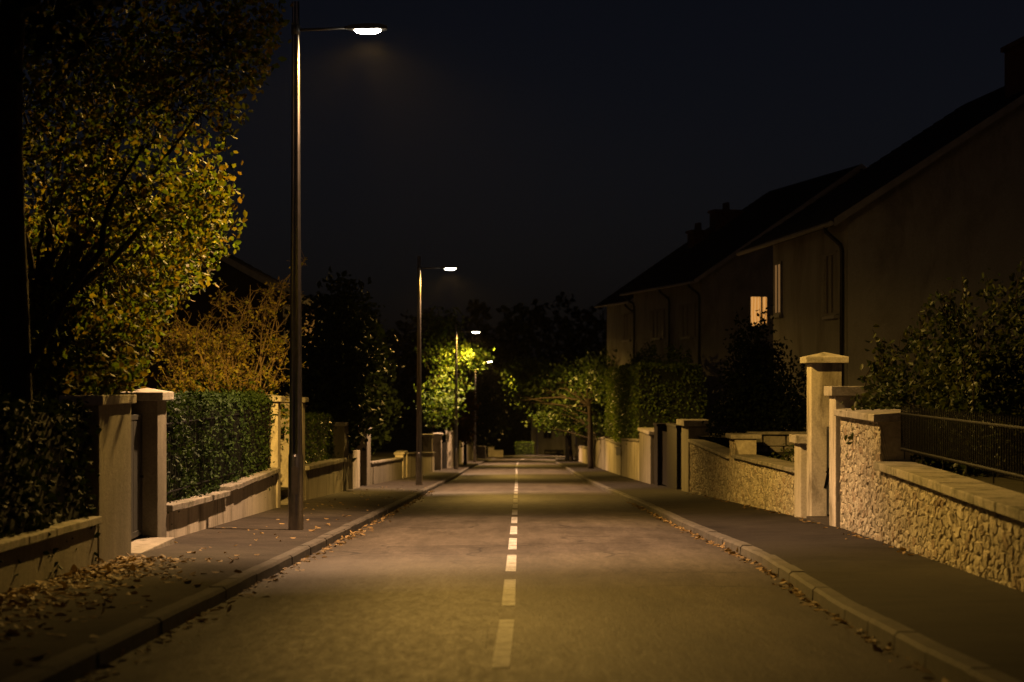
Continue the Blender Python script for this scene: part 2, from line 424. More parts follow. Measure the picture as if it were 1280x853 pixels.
def hedge(name, label, corners, zb, zt, leaf, dens, m, group=None, rough=.06):
    """corners: 4 xy points, zb/zt functions or floats per corner"""
    c = [Vector((p[0], p[1], 0)) for p in corners]
    ctr = sum(c, Vector()) / 4
    t = thing(name, label, 'hedge', (ctr.x, ctr.y, sum(zb) / 4), group)
    mb = MB(); inn = [p.lerp(ctr, .0) for p in c]
    def ins(p, q):
        d = (ctr - p); return p + d.normalized() * min(.12, d.length * .3)
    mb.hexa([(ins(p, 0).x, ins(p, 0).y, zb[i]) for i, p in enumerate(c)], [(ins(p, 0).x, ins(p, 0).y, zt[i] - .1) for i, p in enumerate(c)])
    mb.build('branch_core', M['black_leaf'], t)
    pts = []
    for i in range(4):
        a, bq = c[i], c[(i + 1) % 4]; L = (bq - a).length
        H = (zt[i] + zt[(i + 1) % 4] - zb[i] - zb[(i + 1) % 4]) / 2
        k = int(L * H * dens)
        u = rng.uniform(0, 1, k); w = rng.uniform(0, 1, k)
        nrm = Vector((bq.y - a.y, a.x - bq.x, 0)).normalized()
        if (a.lerp(bq, .5) - ctr).dot(nrm) < 0: nrm = -nrm
        for uu, ww in zip(u, w):
            p = a.lerp(bq, uu); z0 = zb[i] * (1 - uu) + zb[(i + 1) % 4] * uu; z1 = zt[i] * (1 - uu) + zt[(i + 1) % 4] * uu
            bulge = rough * (math.sin(p.y * 2.7 + ww * 5 + p.x * 3) + math.sin(p.y * 6.1 + ww * 9)) * .6
            dd = bulge + random.gauss(-.03, .05)
            pts.append((p.x + nrm.x * dd, p.y + nrm.y * dd, z0 + (z1 - z0) * ww))
    A = (c[1] - c[0]).cross(c[3] - c[0]).length
    for _ in range(int(A * dens * 1.2)):
        u, w = random.random(), random.random()
        p = c[0].lerp(c[1], u).lerp(c[3].lerp(c[2], u), w)
        z = (zt[0] * (1 - u) + zt[1] * u) * (1 - w) + (zt[3] * (1 - u) + zt[2] * u) * w
        pts.append((p.x, p.y, z - .03 + random.gauss(0, .035) + rough * .5 * math.sin(p.y * 3 + p.x * 4)))
    quadcloud('foliage', pts, leaf, m, t)
    return t
def bush(name, label, ctr, blobs, ncl, per, leaf, spread, m, nst=30, group=None, tips=0):
    t = thing(name, label, 'bush', ctr, group)
    C = inblobs(blobs, ncl); mb = MB(); ctr = Vector(ctr)
    for i in rng.choice(len(C), min(nst, len(C)), replace=False):
        limb(ctr + Vector((random.uniform(-.2, .2), random.uniform(-.2, .2), -.1)), C[i], .022, .006, mb, .1, 5, 5)
    extra = []
    for _ in range(tips):
        c, r = blobs[random.randrange(len(blobs))][:2]
        a = random.uniform(0, 6.28); rr = random.uniform(0, .85)
        p0 = Vector((c[0] + math.cos(a) * r[0] * rr, c[1] + math.sin(a) * r[1] * rr, c[2] + r[2] * math.sqrt(1 - rr * rr) * .85))
        p1 = p0 + Vector((random.uniform(-.2, .2), random.uniform(-.2, .2), random.uniform(.25, .6)))
        limb(p0, p1, .01, .004, mb, .06, 3, 4)
        for k in range(16): extra.append(np.array(p0.lerp(p1, random.uniform(-.2, 1))) + rng.normal(size=3) * .045)
    mb.build('stems', M['bark'], t)
    pts = [c + rng.normal(size=(max(3, int(per * random.uniform(.5, 1.5))), 3)) * spread for c in C]
    if extra: pts.append(np.array(extra))
    quadcloud('foliage', np.vstack(pts), leaf, m, t)
    return t

# ------------------------------------------------------------------ walls, posts
def prism(mb, p0, p1, side, i0, i1, zb0, zb1, zt0, zt1):
    """block along p0->p1 (XY), from i0 to i1 metres away from the road (side +1 right, -1 left)"""
    d = Vector((p1[0] - p0[0], p1[1] - p0[1], 0)).normalized()
    n = Vector((d.y, -d.x, 0)) * (1 if side > 0 else -1)
    if n.x * side < 0: n = -n
    def q(p, i, z): return (p[0] + n.x * i, p[1] + n.y * i, z)
    mb.hexa([q(p0, i0, zb0), q(p0, i1, zb0), q(p1, i1, zb1), q(p1, i0, zb1)], [q(p0, i0, zt0), q(p0, i1, zt0), q(p1, i1, zt1), q(p1, i0, zt1)])
def post(name, label, x0, x1, y0, y1, ztop, body='plaster', cap='pyramid', ov=.07, ch=.14, group=None, zb=None, pitch=None, cat='gate post'):
    """pillar between x0..x1, y0..y1, top of the cap at ztop"""
    zb = zp((y0 + y1) / 2) if zb is None else zb
    t = thing(name, label, cat, ((x0 + x1) / 2, (y0 + y1) / 2, zb), group)
    mb = MB(); zc = ztop - ch - (0 if cap != 'pyramid' else .06)
    mb.box(x0, x1, y0, y1, zb - .2, zc); mb.build('shaft', M[body], t, bevel=.012)
    c = MB(); a0, a1, b0, b1 = x0 - ov, x1 + ov, y0 - ov, y1 + ov
    if cap == 'pyramid':
        z1 = zc + .105
        c.v = [(a0, b0, zc + .001), (a1, b0, zc + .001), (a1, b1, zc + .001), (a0, b1, zc + .001), (a0, b0, z1), (a1, b0, z1), (a1, b1, z1), (a0, b1, z1), ((a0 + a1) / 2, (b0 + b1) / 2, ztop)]
        c.f = [(3, 2, 1, 0), (0, 1, 5, 4), (1, 2, 6, 5), (2, 3, 7, 6), (3, 0, 4, 7), (4, 5, 8), (5, 6, 8), (6, 7, 8), (7, 4, 8)]
    else:
        c.box(a0, a1, b0, b1, zc + .001, ztop)
    c.build('cap', M['wood' if body == 'wood' else 'cap'], t, bevel=.01)
    return t
def lowwall(name, label, plane, side, Y0, Y1, zt0, zt1, body='plaster', th=.22, cop=True, ov=.06, ct=.08, group=None, cat='garden wall', zcol='coping'):
    p0, p1 = (plane(Y0), Y0), (plane(Y1), Y1)
    t = thing(name, label, cat, ((p0[0] + p1[0]) / 2 + side * th / 2, (Y0 + Y1) / 2, zp((Y0 + Y1) / 2)), group)
    mb = MB(); c = ct if cop else 0
    prism(mb, p0, p1, side, 0, th, zp(Y0) - .25, zp(Y1) - .25, zt0 - c, zt1 - c); mb.build('wall_body', M[body], t, bevel=.01)
    if cop:
        mb = MB(); n = max(1, int(round((Y1 - Y0) / 1.0)))
        for i in range(n):
            f0, f1 = i / n, (i + 1) / n
            q0 = (p0[0] + (p1[0] - p0[0]) * f0, Y0 + (Y1 - Y0) * f0 + .004); q1 = (p0[0] + (p1[0] - p0[0]) * f1, Y0 + (Y1 - Y0) * f1 - .004)
            j = random.uniform(-.006, .006)
            a, bb = zt0 + (zt1 - zt0) * f0 + j, zt0 + (zt1 - zt0) * f1 + j
            prism(mb, q0, q1, side, -ov + random.uniform(-.006, .006), th + ov, a - c + .002, bb - c + .002, a, bb)
        mb.build('coping', M[zcol], t, bevel=.01)
    return t
def stonemat():
    m, nt, b, out = newmat('rubble_stone')
    at = N(nt, 'ShaderNodeAttribute'); at.attribute_name = 'stone'
    tc = N(nt, 'ShaderNodeTexCoord')
    r = ramp(nt, at.outputs['Fac'], [(0, (.05, .042, .03)), (.12, (.26, .235, .18)), (.4, (.4, .365, .29)), (.7, (.5, .46, .37)), (.86, (.27, .21, .15)), (1, (.56, .52, .43))])
    n = noise(nt, tc.outputs['Object'], 9, 6, .7, .3)
    c = mix(nt, 1.0, r.outputs[0], ramp(nt, n.outputs['Fac'], [(.3, (.62, .6, .56)), (.7, (1.2, 1.18, 1.1))]).outputs[0], 'MULTIPLY')
    nt.links.new(c, b.inputs['Base Color']); b.inputs['Roughness'].default_value = .9; b.inputs['Specular IOR Level'].default_value = .2
    n3 = noise(nt, tc.outputs['Object'], 35, 5, .7)
    bp = N(nt, 'ShaderNodeBump'); bp.inputs['Strength'].default_value = .5; bp.inputs['Distance'].default_value = .015
    nt.links.new(n3.outputs['Fac'], bp.inputs['Height']); nt.links.new(bp.outputs[0], b.inputs['Normal'])
    return m
M['stone'] = stonemat()
def rubble(parent, plane, side, Y0, Y1, zb, zt, th, res, cw=.17, chh=.105, name='rubble_wall'):
    """real relief: every stone bulges, mortar is sunk.  zb, zt: functions of Y"""
    ny = max(2, int((Y1 - Y0) / res)); H = max(zt(Y0) - zb(Y0), zt(Y1) - zb(Y1)); nz = max(2, int(H / res))
    Yv = np.linspace(Y0, Y1, ny + 1); tv = np.linspace(0, 1, nz + 1)
    ZB = np.array([zb(y) for y in Yv]); ZT = np.array([zt(y) for y in Yv]); X = np.array([plane(y) for y in Yv])
    YY, TT = np.meshgrid(Yv, tv, indexing='ij')
    ZZ = ZB[:, None] + (ZT - ZB)[:, None] * TT
    # warp + anisotropic jittered cells
    wy = YY + .03 * np.sin(ZZ * 11 + YY * 3) + .014 * np.sin(YY * 17 + ZZ * 15); wz = ZZ + .03 * np.sin(YY * 4.3) + .012 * np.sin(YY * 19 + ZZ * 9)
    gy, gz_ = wy / cw, wz / chh
    iy, iz = np.floor(gy).astype(int), np.floor(gz_).astype(int)
    def h(a, b_, k):
        v = np.sin(a * 127.1 + b_ * 311.7 + k * 74.7) * 43758.5453
        return v - np.floor(v)
    f1 = np.full(gy.shape, 9.); f2 = np.full(gy.shape, 9.); cid = np.zeros(gy.shape)
    ta = np.zeros(gy.shape); tb = np.zeros(gy.shape)
    for a in (-1, 0, 1, 2):
        for b_ in (-1, 0, 1):
            cy, cz = iy + a, iz + b_
            py = cy + .5 * (cz % 2) + .1 + .8 * h(cy, cz, 1); pz = cz + .12 + .76 * h(cy, cz, 2)
            sc = .7 + .6 * h(cy, cz, 6)
            dy, dz = (gy - py), (gz_ - pz)
            d = (np.abs(dy) ** 3.2 * .8 + np.abs(dz) ** 3.2) ** (1 / 3.2) * sc
            cl = d < f1
            f2 = np.where(cl, f1, np.minimum(f2, d)); f1 = np.where(cl, d, f1)
            cid = np.where(cl, h(cy, cz, 3), cid); ta = np.where(cl, dy * (h(cy, cz, 4) - .5), ta); tb = np.where(cl, dz * (h(cy, cz, 5) - .5), tb)
    e = np.clip((f2 - f1) / .2, 0, 1); e = e * e * (3 - 2 * e)
    lump = .005 * np.sin(YY * 23 + ZZ * 17 + cid * 40) * np.sin(ZZ * 31 - YY * 9 + cid * 17) + .003 * np.sin(YY * 61 + cid * 9) * np.sin(ZZ * 53)
    disp = e * (.013 + .015 * cid) + (ta + tb) * .02 * e + lump * e + rng.normal(size=gy.shape) * .0012
    disp[:, -1] = 0; disp[:, 0] *= .5
    val = np.where(e < .2, 0.02 + .05 * e, .12 + .88 * cid)
    V = np.stack([X[:, None] - side * (disp - .03), YY, ZZ], axis=-1).reshape(-1, 3)
    nzz = nz + 1
    i, k = np.meshgrid(np.arange(ny), np.arange(nz), indexing='ij')
    q = np.stack([i * nzz + k, (i + 1) * nzz + k, (i + 1) * nzz + k + 1, i * nzz + k + 1], axis=-1).reshape(-1, 4)
    nv = len(V)
    faces = q.tolist() if side < 0 else q[:, ::-1].tolist()
    # back, ends and top close the body
    B = []
    for y in (Y0, Y1):
        for z in (zb(y), zt(y)): B.append((plane(y) + side * th, y, z))
    V = V.tolist() + B
    b00, b01, b10, b11 = nv, nv + 1, nv + 2, nv + 3
    faces += [[b00, b10, b11, b01]]
    faces += [[k for k in range(nzz)] + [b01, b00]]
    faces += [[ny * nzz + k for k in range(nzz)] + [b11, b10]]
    faces += [[k * nzz + nz for k in range(ny + 1)] + [b11, b01]]
    me = bpy.data.meshes.new(name); me.from_pydata(V, [], faces)
    at = me.attributes.new('stone', 'FLOAT', 'POINT')
    at.data.foreach_set('value', np.concatenate([val.ravel(), np.full(4, .4)]).astype(np.float32))
    me.materials.append(M['stone']); me.update()
    o = bpy.data.objects.new(name, me); COL.objects.link(o); attach(o, parent)
    return o
def railing(name, label, plane, side, Y0, Y1, off, zb0, zb1, zt0, zt1, step=.12, spike=.06, group=None, r=.008):
    p = lambda y, z: (plane(y) + side * off, y, z)
    t = thing(name, label, 'railing', p((Y0 + Y1) / 2, (zb0 + zb1) / 2), group)
    L = lambda y, a, b_: a + (b_ - a) * (y - Y0) / (Y1 - Y0)
    for nm, dz0 in (('top_rail', 0), ('bottom_rail', 1)):
        mb = MB(); pts = [p(Y0 + (Y1 - Y0) * i / 10, 0) for i in range(11)]
        pts = [(q[0], q[1], (L(q[1], zt0, zt1) - .05) if not dz0 else (L(q[1], zb0, zb1) + .08)) for q in pts]
        mb.tube(pts, .013, 6); mb.build(nm, M['iron'], t)
    n = int((Y1 - Y0) / step)
    bars = []
    mb = MB()
    for i in range(n + 1):
        y = Y0 + (Y1 - Y0) * (i + .0) / n
        mb.tube([p(y, L(y, zb0, zb1) + (-.05 if i % 12 == 0 else .05)), p(y, L(y, zt0, zt1)), p(y, L(y, zt0, zt1) + spike)], [r, r, .002], 6)
    mb.build('pickets', M['iron'], t)
    return t

# ================================================================= LEFT SIDE
# front garden wall + pier + gate + post
Yb0 = 19.0
lowwall('garden_wall', 'low stained concrete garden wall at the left edge, under the dark hedge', XL, -1, 7.5, 18.75, Zt(652, 18.75) + .25, Zt(645, 18.75), 'plaster2', .25, ov=.05, ct=.08)
hedge('hedge', 'unlit dark hedge on the low wall at the far left edge', [(XL(8) - .1, 8), (XL(18.7) - .1, 18.7), (XL(18.6) - 1.4, 18.6), (XL(8) - 1.4, 8)], [GL(8) - .1, GL(18.6) - .1] + [GL(18.6), GL(8)], [Zt(500, 18.7) + .25, Zt(506, 18.7), Zt(506, 18.7), Zt(500, 18.7) + .25], .05, 420, M['leaf_dark'])
tA = post('wall_pier', 'wide stained concrete pier left of the narrow gate, under the tree', XL(19.6) - .32, XL(19.6) + .03, 18.85, 20.45, Zt(494, 19.6), 'plaster2', 'flat', .05, .1, cat='pier')
post('gate_post', 'dark gate post with pyramid cap between the wide pier and the railed hedge', -4.80, -4.42, 22.95, 23.55, Zt(485, 23.2), 'plaster2', 'pyramid', .08, .1, group='capped gate posts on the left')
def gate(name, label, p0, p1, zb, zt, n, mat='gate'):
    p0, p1 = Vector((*p0, 0)), Vector((*p1, 0))
    t = thing(name, label, 'gate', ((p0.x + p1.x) / 2, (p0.y + p1.y) / 2, zb))
    d = p1 - p0; L = d.length; d.normalize(); nn = Vector((d.y, -d.x, 0))
    def bx(mb, a, c, z0, z1, w):
        A, C = p0 + d * a, p0 + d * c
        q = [A - nn * w, C - nn * w, C + nn * w, A + nn * w]
        mb.hexa([(v.x, v.y, z0) for v in q], [(v.x, v.y, z1) for v in q])
    mb = MB()
    bx(mb, 0, .05, zb, zt, .02); bx(mb, L - .05, L, zb, zt, .02); bx(mb, .053, L - .053, zt - .06, zt - .002, .018); bx(mb, .053, L - .053, zb + .05, zb + .12, .018)
    mb.build('gate_frame', M[mat], t)
    mb = MB(); k = (L - .12) / n
    for i in range(n): bx(mb, .06 + k * i + .006, .06 + k * (i + 1) - .006, zb + .123, zt - .063, .01)
    mb.build('boards', M[mat], t)
    mb = MB(); A = p0 + d * (L - .12); mb.tube([(A.x - nn.x * .05, A.y - nn.y * .05, (zb + zt) / 2), (A.x + nn.x * .05, A.y + nn.y * .05, (zb + zt) / 2)], .016, 8); mb.build('handle', M['iron'], t)
    return t
gate('garden_gate', 'dark narrow garden gate beside the wide concrete pier', (-4.55, 20.5), (-4.62, 22.9), zp(21.7) + .05, Zt(520, 21.7), 9)
mb = MB(); mb.box(-4.75, -4.2, 20.5, 22.9, zp(21.7) - .2, zp(21.7) + .06); tag(mb.build('doorstep', M['cap'], bevel=.01), 'pale stone step below the narrow gate by the wide pier', 'step')
# railed wall, two coping levels
YA, YM, YC = 23.6, 29.4, YL(345)
lowwall('garden_wall', 'nearer, lower length of low rendered wall below the railed hedge', XL, -1, YA, YM, Zt(632, YA), Zt(613.5, YM), 'plaster', .24, ov=.09, ct=.09)
lowwall('garden_wall', 'farther length of low rendered wall below the railed hedge, ending at twin posts', XL, -1, YM + .02, YC, Zt(609, YM), Zt(585, YC), 'plaster', .24, ov=.09, ct=.09)
railing('iron_railing', 'black iron railing on the low wall before the clipped hedge', XL, -1, YA + .1, YC - .1, .1, Zt(628, YA), Zt(582, YC), Zt(527, YA), Zt(510, YC), .14, .05, r=.0055)
hedge('hedge', 'clipped green hedge with flat lit top behind the black railing', [(XL(YA) - .13, YA), (XL(YC) - .13, YC), (XL(YC) - 1.3, YC), (XL(YA) - 1.3, YA)], [GL(YA), GL(YC)] + [GL(YC), GL(YA)], [Zt(500, YA), Zt(494, YC), Zt(494, YC), Zt(500, YA)], .042, 460, M['leaf_yew'])
post('gate_post', 'pale square post with pyramid cap where the railed wall ends', -5.12, -4.74, YC + .05, YC + .5, Zt(493, YC + .2), 'plaster', 'pyramid', .08, .09, group='capped gate posts on the left')
pD = post('gate_post', 'pale square post with pyramid cap right behind the nearest lamp pole', -5.38, -4.83, 42.4, 42.95, Zt(495, 42.4), 'plaster', 'pyramid', .08, .09, group='capped gate posts on the left')
for zz in (512, 541):
    mb = MB(); z = Zt(zz, 42.4); mb.box(-5.33, -5.24, 42.36, 42.398, z - .14, z + .1); mb.tube([(-5.28, 42.33, z - .1), (-5.28, 42.33, z + .12)], .03, 8); mb.build('hinge', M['iron'], pD)
gate('garden_gate', 'dark garden gate between the two pale posts behind the nearest lamp', (-5.62, YC + .55), (-5.75, 42.35), zp(40) + .05, Zt(535, 40), 10)
mb = MB(); mb.box(-5.8, -4.78, YC + .55, 42.35, zp(40) - .2, zp(40) + .05); tag(mb.build('doorstep', M['cap'], bevel=.01), 'stone step between the two pale posts behind the nearest lamp', 'step')
# beyond the nearest lamp
YE = YL(429)
lowwall('garden_wall', 'low rendered wall with overhanging coping just right of the nearest lamp pole', XL, -1, 43, YE, Zt(583, 43), Zt(573, YE), 'plaster', .24, ov=.1, ct=.1)
hedge('hedge', 'dim green hedge above the low wall just right of the nearest lamp pole', [(XL(43) - .3, 43.1), (XL(YE) - .3, YE), (XL(YE) - 1.3, YE), (XL(43) - 1.3, 43.1)], [GL(43), GL(YE)] + [GL(YE), GL(43)], [Zt(521, 43), Zt(520, YE), Zt(520, YE), Zt(521, 43)], .05, 260, M['leaf_hedge'])
post('wall_pier', 'slim grey pier where the low wall meets the dark trees', XL(YE) - .4, XL(YE) + .02, YE + .05, YE + 1.5, Zt(529, YE), 'plaster2', 'flat', .04, .09, cat='pier')
Yq0, Yq1 = YL(441), YL(450)
lowwall('wall_panel', 'short pale wall panel between two grey piers below the dark trees', XL, -1, Yq0, Yq1, Zt(563, Yq0), Zt(563, Yq1), 'plaster', .2, False)
Yq = YL(458)
post('wall_pier', 'grey pier left of the long shaded wall below the dark trees', XL(Yq) - .4, XL(Yq) + .02, Yq, Yq + 1.6, Zt(534, Yq), 'plaster2', 'flat', .04, .09, cat='pier')
Ya, Yb_ = Yq + 1.7, YL(503)
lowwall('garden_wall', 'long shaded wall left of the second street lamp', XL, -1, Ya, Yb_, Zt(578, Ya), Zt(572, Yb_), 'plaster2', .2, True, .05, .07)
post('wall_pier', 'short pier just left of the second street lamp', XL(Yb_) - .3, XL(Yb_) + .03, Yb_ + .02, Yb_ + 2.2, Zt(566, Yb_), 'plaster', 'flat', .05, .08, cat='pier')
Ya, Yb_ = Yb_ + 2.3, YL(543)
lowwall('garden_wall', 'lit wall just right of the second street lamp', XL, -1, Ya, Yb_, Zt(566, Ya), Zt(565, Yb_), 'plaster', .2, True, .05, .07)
Yc2 = YL(539)
post('wall_pier', 'pale pier rising from the lit wall right of the second lamp', XL(Yc2) - .4, XL(Yc2) + .05, Yc2 - .3, Yc2 + .3, Zt(543, Yc2), 'plaster', 'flat', .05, .1, cat='pier')
Yd = YL(551)
post('wall_pier', 'pale capped pier left of the third street lamp', XL(Yd) - .35, XL(Yd) + .02, Yd, Yd + .9, Zt(541, Yd), 'plaster', 'pyramid', .08, .1, cat='pier')
Ye = YL(563); Yf = YL(580)
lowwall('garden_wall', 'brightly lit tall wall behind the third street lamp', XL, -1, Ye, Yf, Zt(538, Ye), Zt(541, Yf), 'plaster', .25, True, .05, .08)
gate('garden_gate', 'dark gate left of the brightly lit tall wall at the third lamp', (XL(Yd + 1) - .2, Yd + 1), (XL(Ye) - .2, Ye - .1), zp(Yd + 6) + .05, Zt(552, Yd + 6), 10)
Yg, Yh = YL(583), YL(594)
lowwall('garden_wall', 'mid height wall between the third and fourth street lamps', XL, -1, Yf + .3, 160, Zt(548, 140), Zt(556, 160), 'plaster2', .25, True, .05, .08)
# far left corner things
p = W(597, 572, 170); q = W(607, 572, 170)
mb = MB(); mb.box(p.x, q.x, 170, 170.5, p.z - .3, Zt(558, 170)); tag(mb.build('cabinet', M['plaster2'], bevel=.03), 'grey roadside cabinet beside the fourth street lamp', 'cabinet')
t = thing('garden_wall', 'small pale stepped wall at the far left end of the street', 'garden wall', W(619, 571, 190))
mb = MB(); a, c, d = W(610, 571, 190), W(617.5, 571, 190), W(629, 571, 190); mb.box(a.x, c.x, 190, 190.4, a.z - .4, Zt(559.5, 190)); mb.box(c.x + .005, d.x, 190.1, 190.4, a.z - .4, Zt(563, 190)); mb.build('wall_body', M['plaster'], t, bevel=.02)
mb = MB(); mb.box(a.x - .05, c.x + .05, 189.95, 190.45, Zt(559.5, 190) + .002, Zt(559, 190) + .03); mb.build('coping', M['coping'], t)

# ================================================================= RIGHT SIDE
# near rubble wall with railing
YN1 = YR(1099)          # step between low and tall part
YT1 = YR(1049)
tn = thing('rubble_wall', 'long low rubble stone wall under the black railing at the right edge', 'stone wall', (XR(18) + .15, 18, zp(18)))
zlow = lambda y: np.interp(y, [8, YN1], [Zt(635, 15) - .01, Zt(575, YN1) - .02]) - .1
rubble(tn, XR, 1, 9, YN1, lambda y: zp(y) - .06, zlow, .34, .016)
mb = MB(); n = 15
for i in range(n):
    y0 = 9 + (YN1 - 9) * i / n + .004; y1 = 9 + (YN1 - 9) * (i + 1) / n - .004
    j = random.uniform(-.005, .005)
    prism(mb, (XR(y0), y0), (XR(y1), y1), 1, -.08 + j, .42, zlow(y0) + .004, zlow(y1) + .004, zlow(y0) + .1 + j, zlow(y1) + .1 + j)
mb.build('coping', M['coping'], tn, bevel=.012)
tt = thing('rubble_wall', 'tall rubble stone wall section beside the slim gate post on the right', 'stone wall', (XR(26) + .15, 26, zp(26)))
zt_ = Zt(522, 26.5)
rubble(tt, XR, 1, YN1 + .01, YT1 - .05, lambda y: zp(y) - .06, lambda y: zt_ + .0, .4, .016)
mb = MB(); y0, y1 = YN1 - .12, YT1 - .06
mb.hexa([(XR(y0) - .09, y0, zt_ + .003), (XR(y0) + .5, y0, zt_ + .003), (XR(y1) + .5, y1, zt_ + .003), (XR(y1) - .09, y1, zt_ + .003)],
        [(XR(y0) - .09, y0, zt_ + .1), (XR(y0) + .5, y0, zt_ + .14), (XR(y1) + .5, y1, zt_ + .14), (XR(y1) - .09, y1, zt_ + .1)])
mb.build('coping', M['cap'], tt, bevel=.015)
railing('iron_railing', 'black iron railing on the near rubble wall at the right edge', XR, 1, 9.2, YN1 - .15, .26, Zt(604, 16) - .03, Zt(570, YN1) + .02, Zt(530, 16), Zt(512, YN1), .115, .06)
post('gate_post', 'slim pale gate post with flat cap beside the tall rubble wall', 4.92, 5.37, 28.0, 28.55, Zt(483, 28), 'plaster', 'flat', .07, .15, group='gate posts on the right')
post('gate_post', 'tallest pale gate post with pyramid cap on the right', 4.98, 5.5, 30.65, 31.1, Zt(440, 30.7), 'plaster', 'pyramid', .1, .13, group='gate posts on the right')
gate('garden_gate', 'dark gate between the tallest post and the slim post on the right', (5.25, 28.6), (5.25, 30.6), zp(29.6) + .05, zp(29.6) + 1.55, 8)
mb = MB(); mb.box(4.9, 5.45, 28.57, 30.63, zp(29.6) - .2, zp(29.6) + .06); tag(mb.build('doorstep', M['pavL'], bevel=.01), 'stone step at the foot of the tallest gate post', 'step')
post('wall_pier', 'short pale pier with slab cap left of the tallest gate post', 4.94, 5.4, 31.5, 32.2, Zt(544, 31.8), 'plaster', 'flat', .08, .14, cat='pier')
# second rubble wall, two coping levels and a small pier
Y2a, Y2b, Y2c = 32.25, YR(917), YR(862)
tw = thing('rubble_wall', 'rubble stone wall with planted rockery behind, middle right', 'stone wall', (5.1, 38, zp(38)))
z2 = Zt(586, 32.3); z2b = Zt(568, Y2b)
f2 = lambda y: np.interp(y, [Y2a, Y2b], [z2, z2b]) - .08
rubble(tw, XR, 1, Y2a, Y2b - .1, lambda y: zp(y) - .06, f2, .3, .024)
mb = MB(); n = 8
for i in range(n):
    y0 = Y2a + (Y2b - .1 - Y2a) * i / n + .004; y1 = Y2a + (Y2b - .1 - Y2a) * (i + 1) / n - .004
    prism(mb, (XR(y0), y0), (XR(y1), y1), 1, -.06 + random.uniform(-.01, .01), .5, f2(y0) + .003, f2(y1) + .003, f2(y0) + .08, f2(y1) + .08)
mb.build('coping', M['coping'], tw, bevel=.012)
tw2 = thing('rubble_wall', 'darker far end of the rubble wall next to the dark gateway', 'stone wall', (5.1, 47, zp(47)))
f3 = lambda y: np.interp(y, [Y2b, Y2c], [Zt(572, Y2b), Zt(549, Y2c)]) - .08
rubble(tw2, XR, 1, Y2b + .9, Y2c, lambda y: zp(y) - .06, f3, .3, .03)
mb = MB(); n = 8
for i in range(n):
    y0 = Y2b + .9 + (Y2c - Y2b - .9) * i / n + .004; y1 = Y2b + .9 + (Y2c - Y2b - .9) * (i + 1) / n - .004
    prism(mb, (XR(y0), y0), (XR(y1), y1), 1, -.06, .45, f3(y0) + .003, f3(y1) + .003, f3(y0) + .08, f3(y1) + .08)
mb.build('coping', M['coping'], tw2, bevel=.012)
tpr = thing('wall_pier', 'small rubble pier splitting the middle right stone wall', 'pier', (XR(Y2b + .4) + .2, Y2b + .4, zp(Y2b)))
rubble(tpr, XR, 1, Y2b - .08, Y2b + .88, lambda y: zp(y) - .06, lambda y: Zt(549, Y2b), .5, .03)
mb = MB(); mb.box(XR(Y2b) - .08, XR(Y2b) + .62, Y2b - .16, Y2b + .97, Zt(549, Y2b) + .003, Zt(543, Y2b)); mb.build('cap', M['coping'], tpr, bevel=.02)
# terrace wall crossing behind the rockery
tz = thing('terrace_wall', 'low rubble terrace wall behind the rockery plants', 'stone wall', (6.6, 43, GR(42)))
rubble_plane = lambda x: 42.9
mb = MB()
for k in range(3):
    zz = GR(42.4) - .1 + k * .26
    x = 5.5
    while x < 8.2:
        w = random.uniform(.28, .6); hh = .25
        a = random.uniform(-.03, .03)
        mb.hexa([(x, 42.8 + a, zz), (x + w - .02, 42.8 + a * .3, zz), (x + w - .02, 43.1, zz), (x, 43.1, zz)], [(x + .01, 42.82 + a, zz + hh), (x + w - .03, 42.82 + a * .3, zz + hh - .01), (x + w - .02, 43.1, zz + hh), (x, 43.1, zz + hh)])
        x += w
mb.build('stones', M['coping'], tz, bevel=.02)
mb = MB(); mb.box(5.5, 8.2, 42.7, 43.15, GR(42.4) + .683, GR(42.4) + .75); mb.build('coping', M['coping'], tz, bevel=.02)
rk = [(5.75, 36.5, .22), (6.1, 38.2, .3), (5.7, 39.6, .26), (6.3, 40.6, .34), (6.8, 39.2, .3), (6.0, 34.6, .24), (6.6, 36.2, .26)]
for i, (x, y, r) in enumerate(rk):
    bm = bmesh.new(); bmesh.ops.create_icosphere(bm, subdivisions=2, radius=r)
    for v in bm.verts: v.co *= random.uniform(.8, 1.12); v.co.z *= .75
    me = bpy.data.meshes.new('rock'); bm.to_mesh(me); bm.free(); me.materials.append(M['coping'])
    o = bpy.data.objects.new('rock', me); COL.objects.link(o); o.location = (x, y, GR(y) + r * .35)
    tag(o, 'rounded rockery stone behind the middle right rubble wall', 'rock', 'rocks of the rockery')
for i, (x, y) in enumerate([(5.8, 35.6), (6.3, 37.2), (5.75, 38.6), (6.6, 41.5), (7.2, 38)]):
    lab = 'low rockery plant among the stones behind the rubble wall'
    bush('rockery_plant', lab, (x, y, GR(y)), [((x, y, GR(y) + .3), (.3, .3, .28))], 26, 9, .05, .07, M['leaf_bush'], 6, 'plants of the rockery')
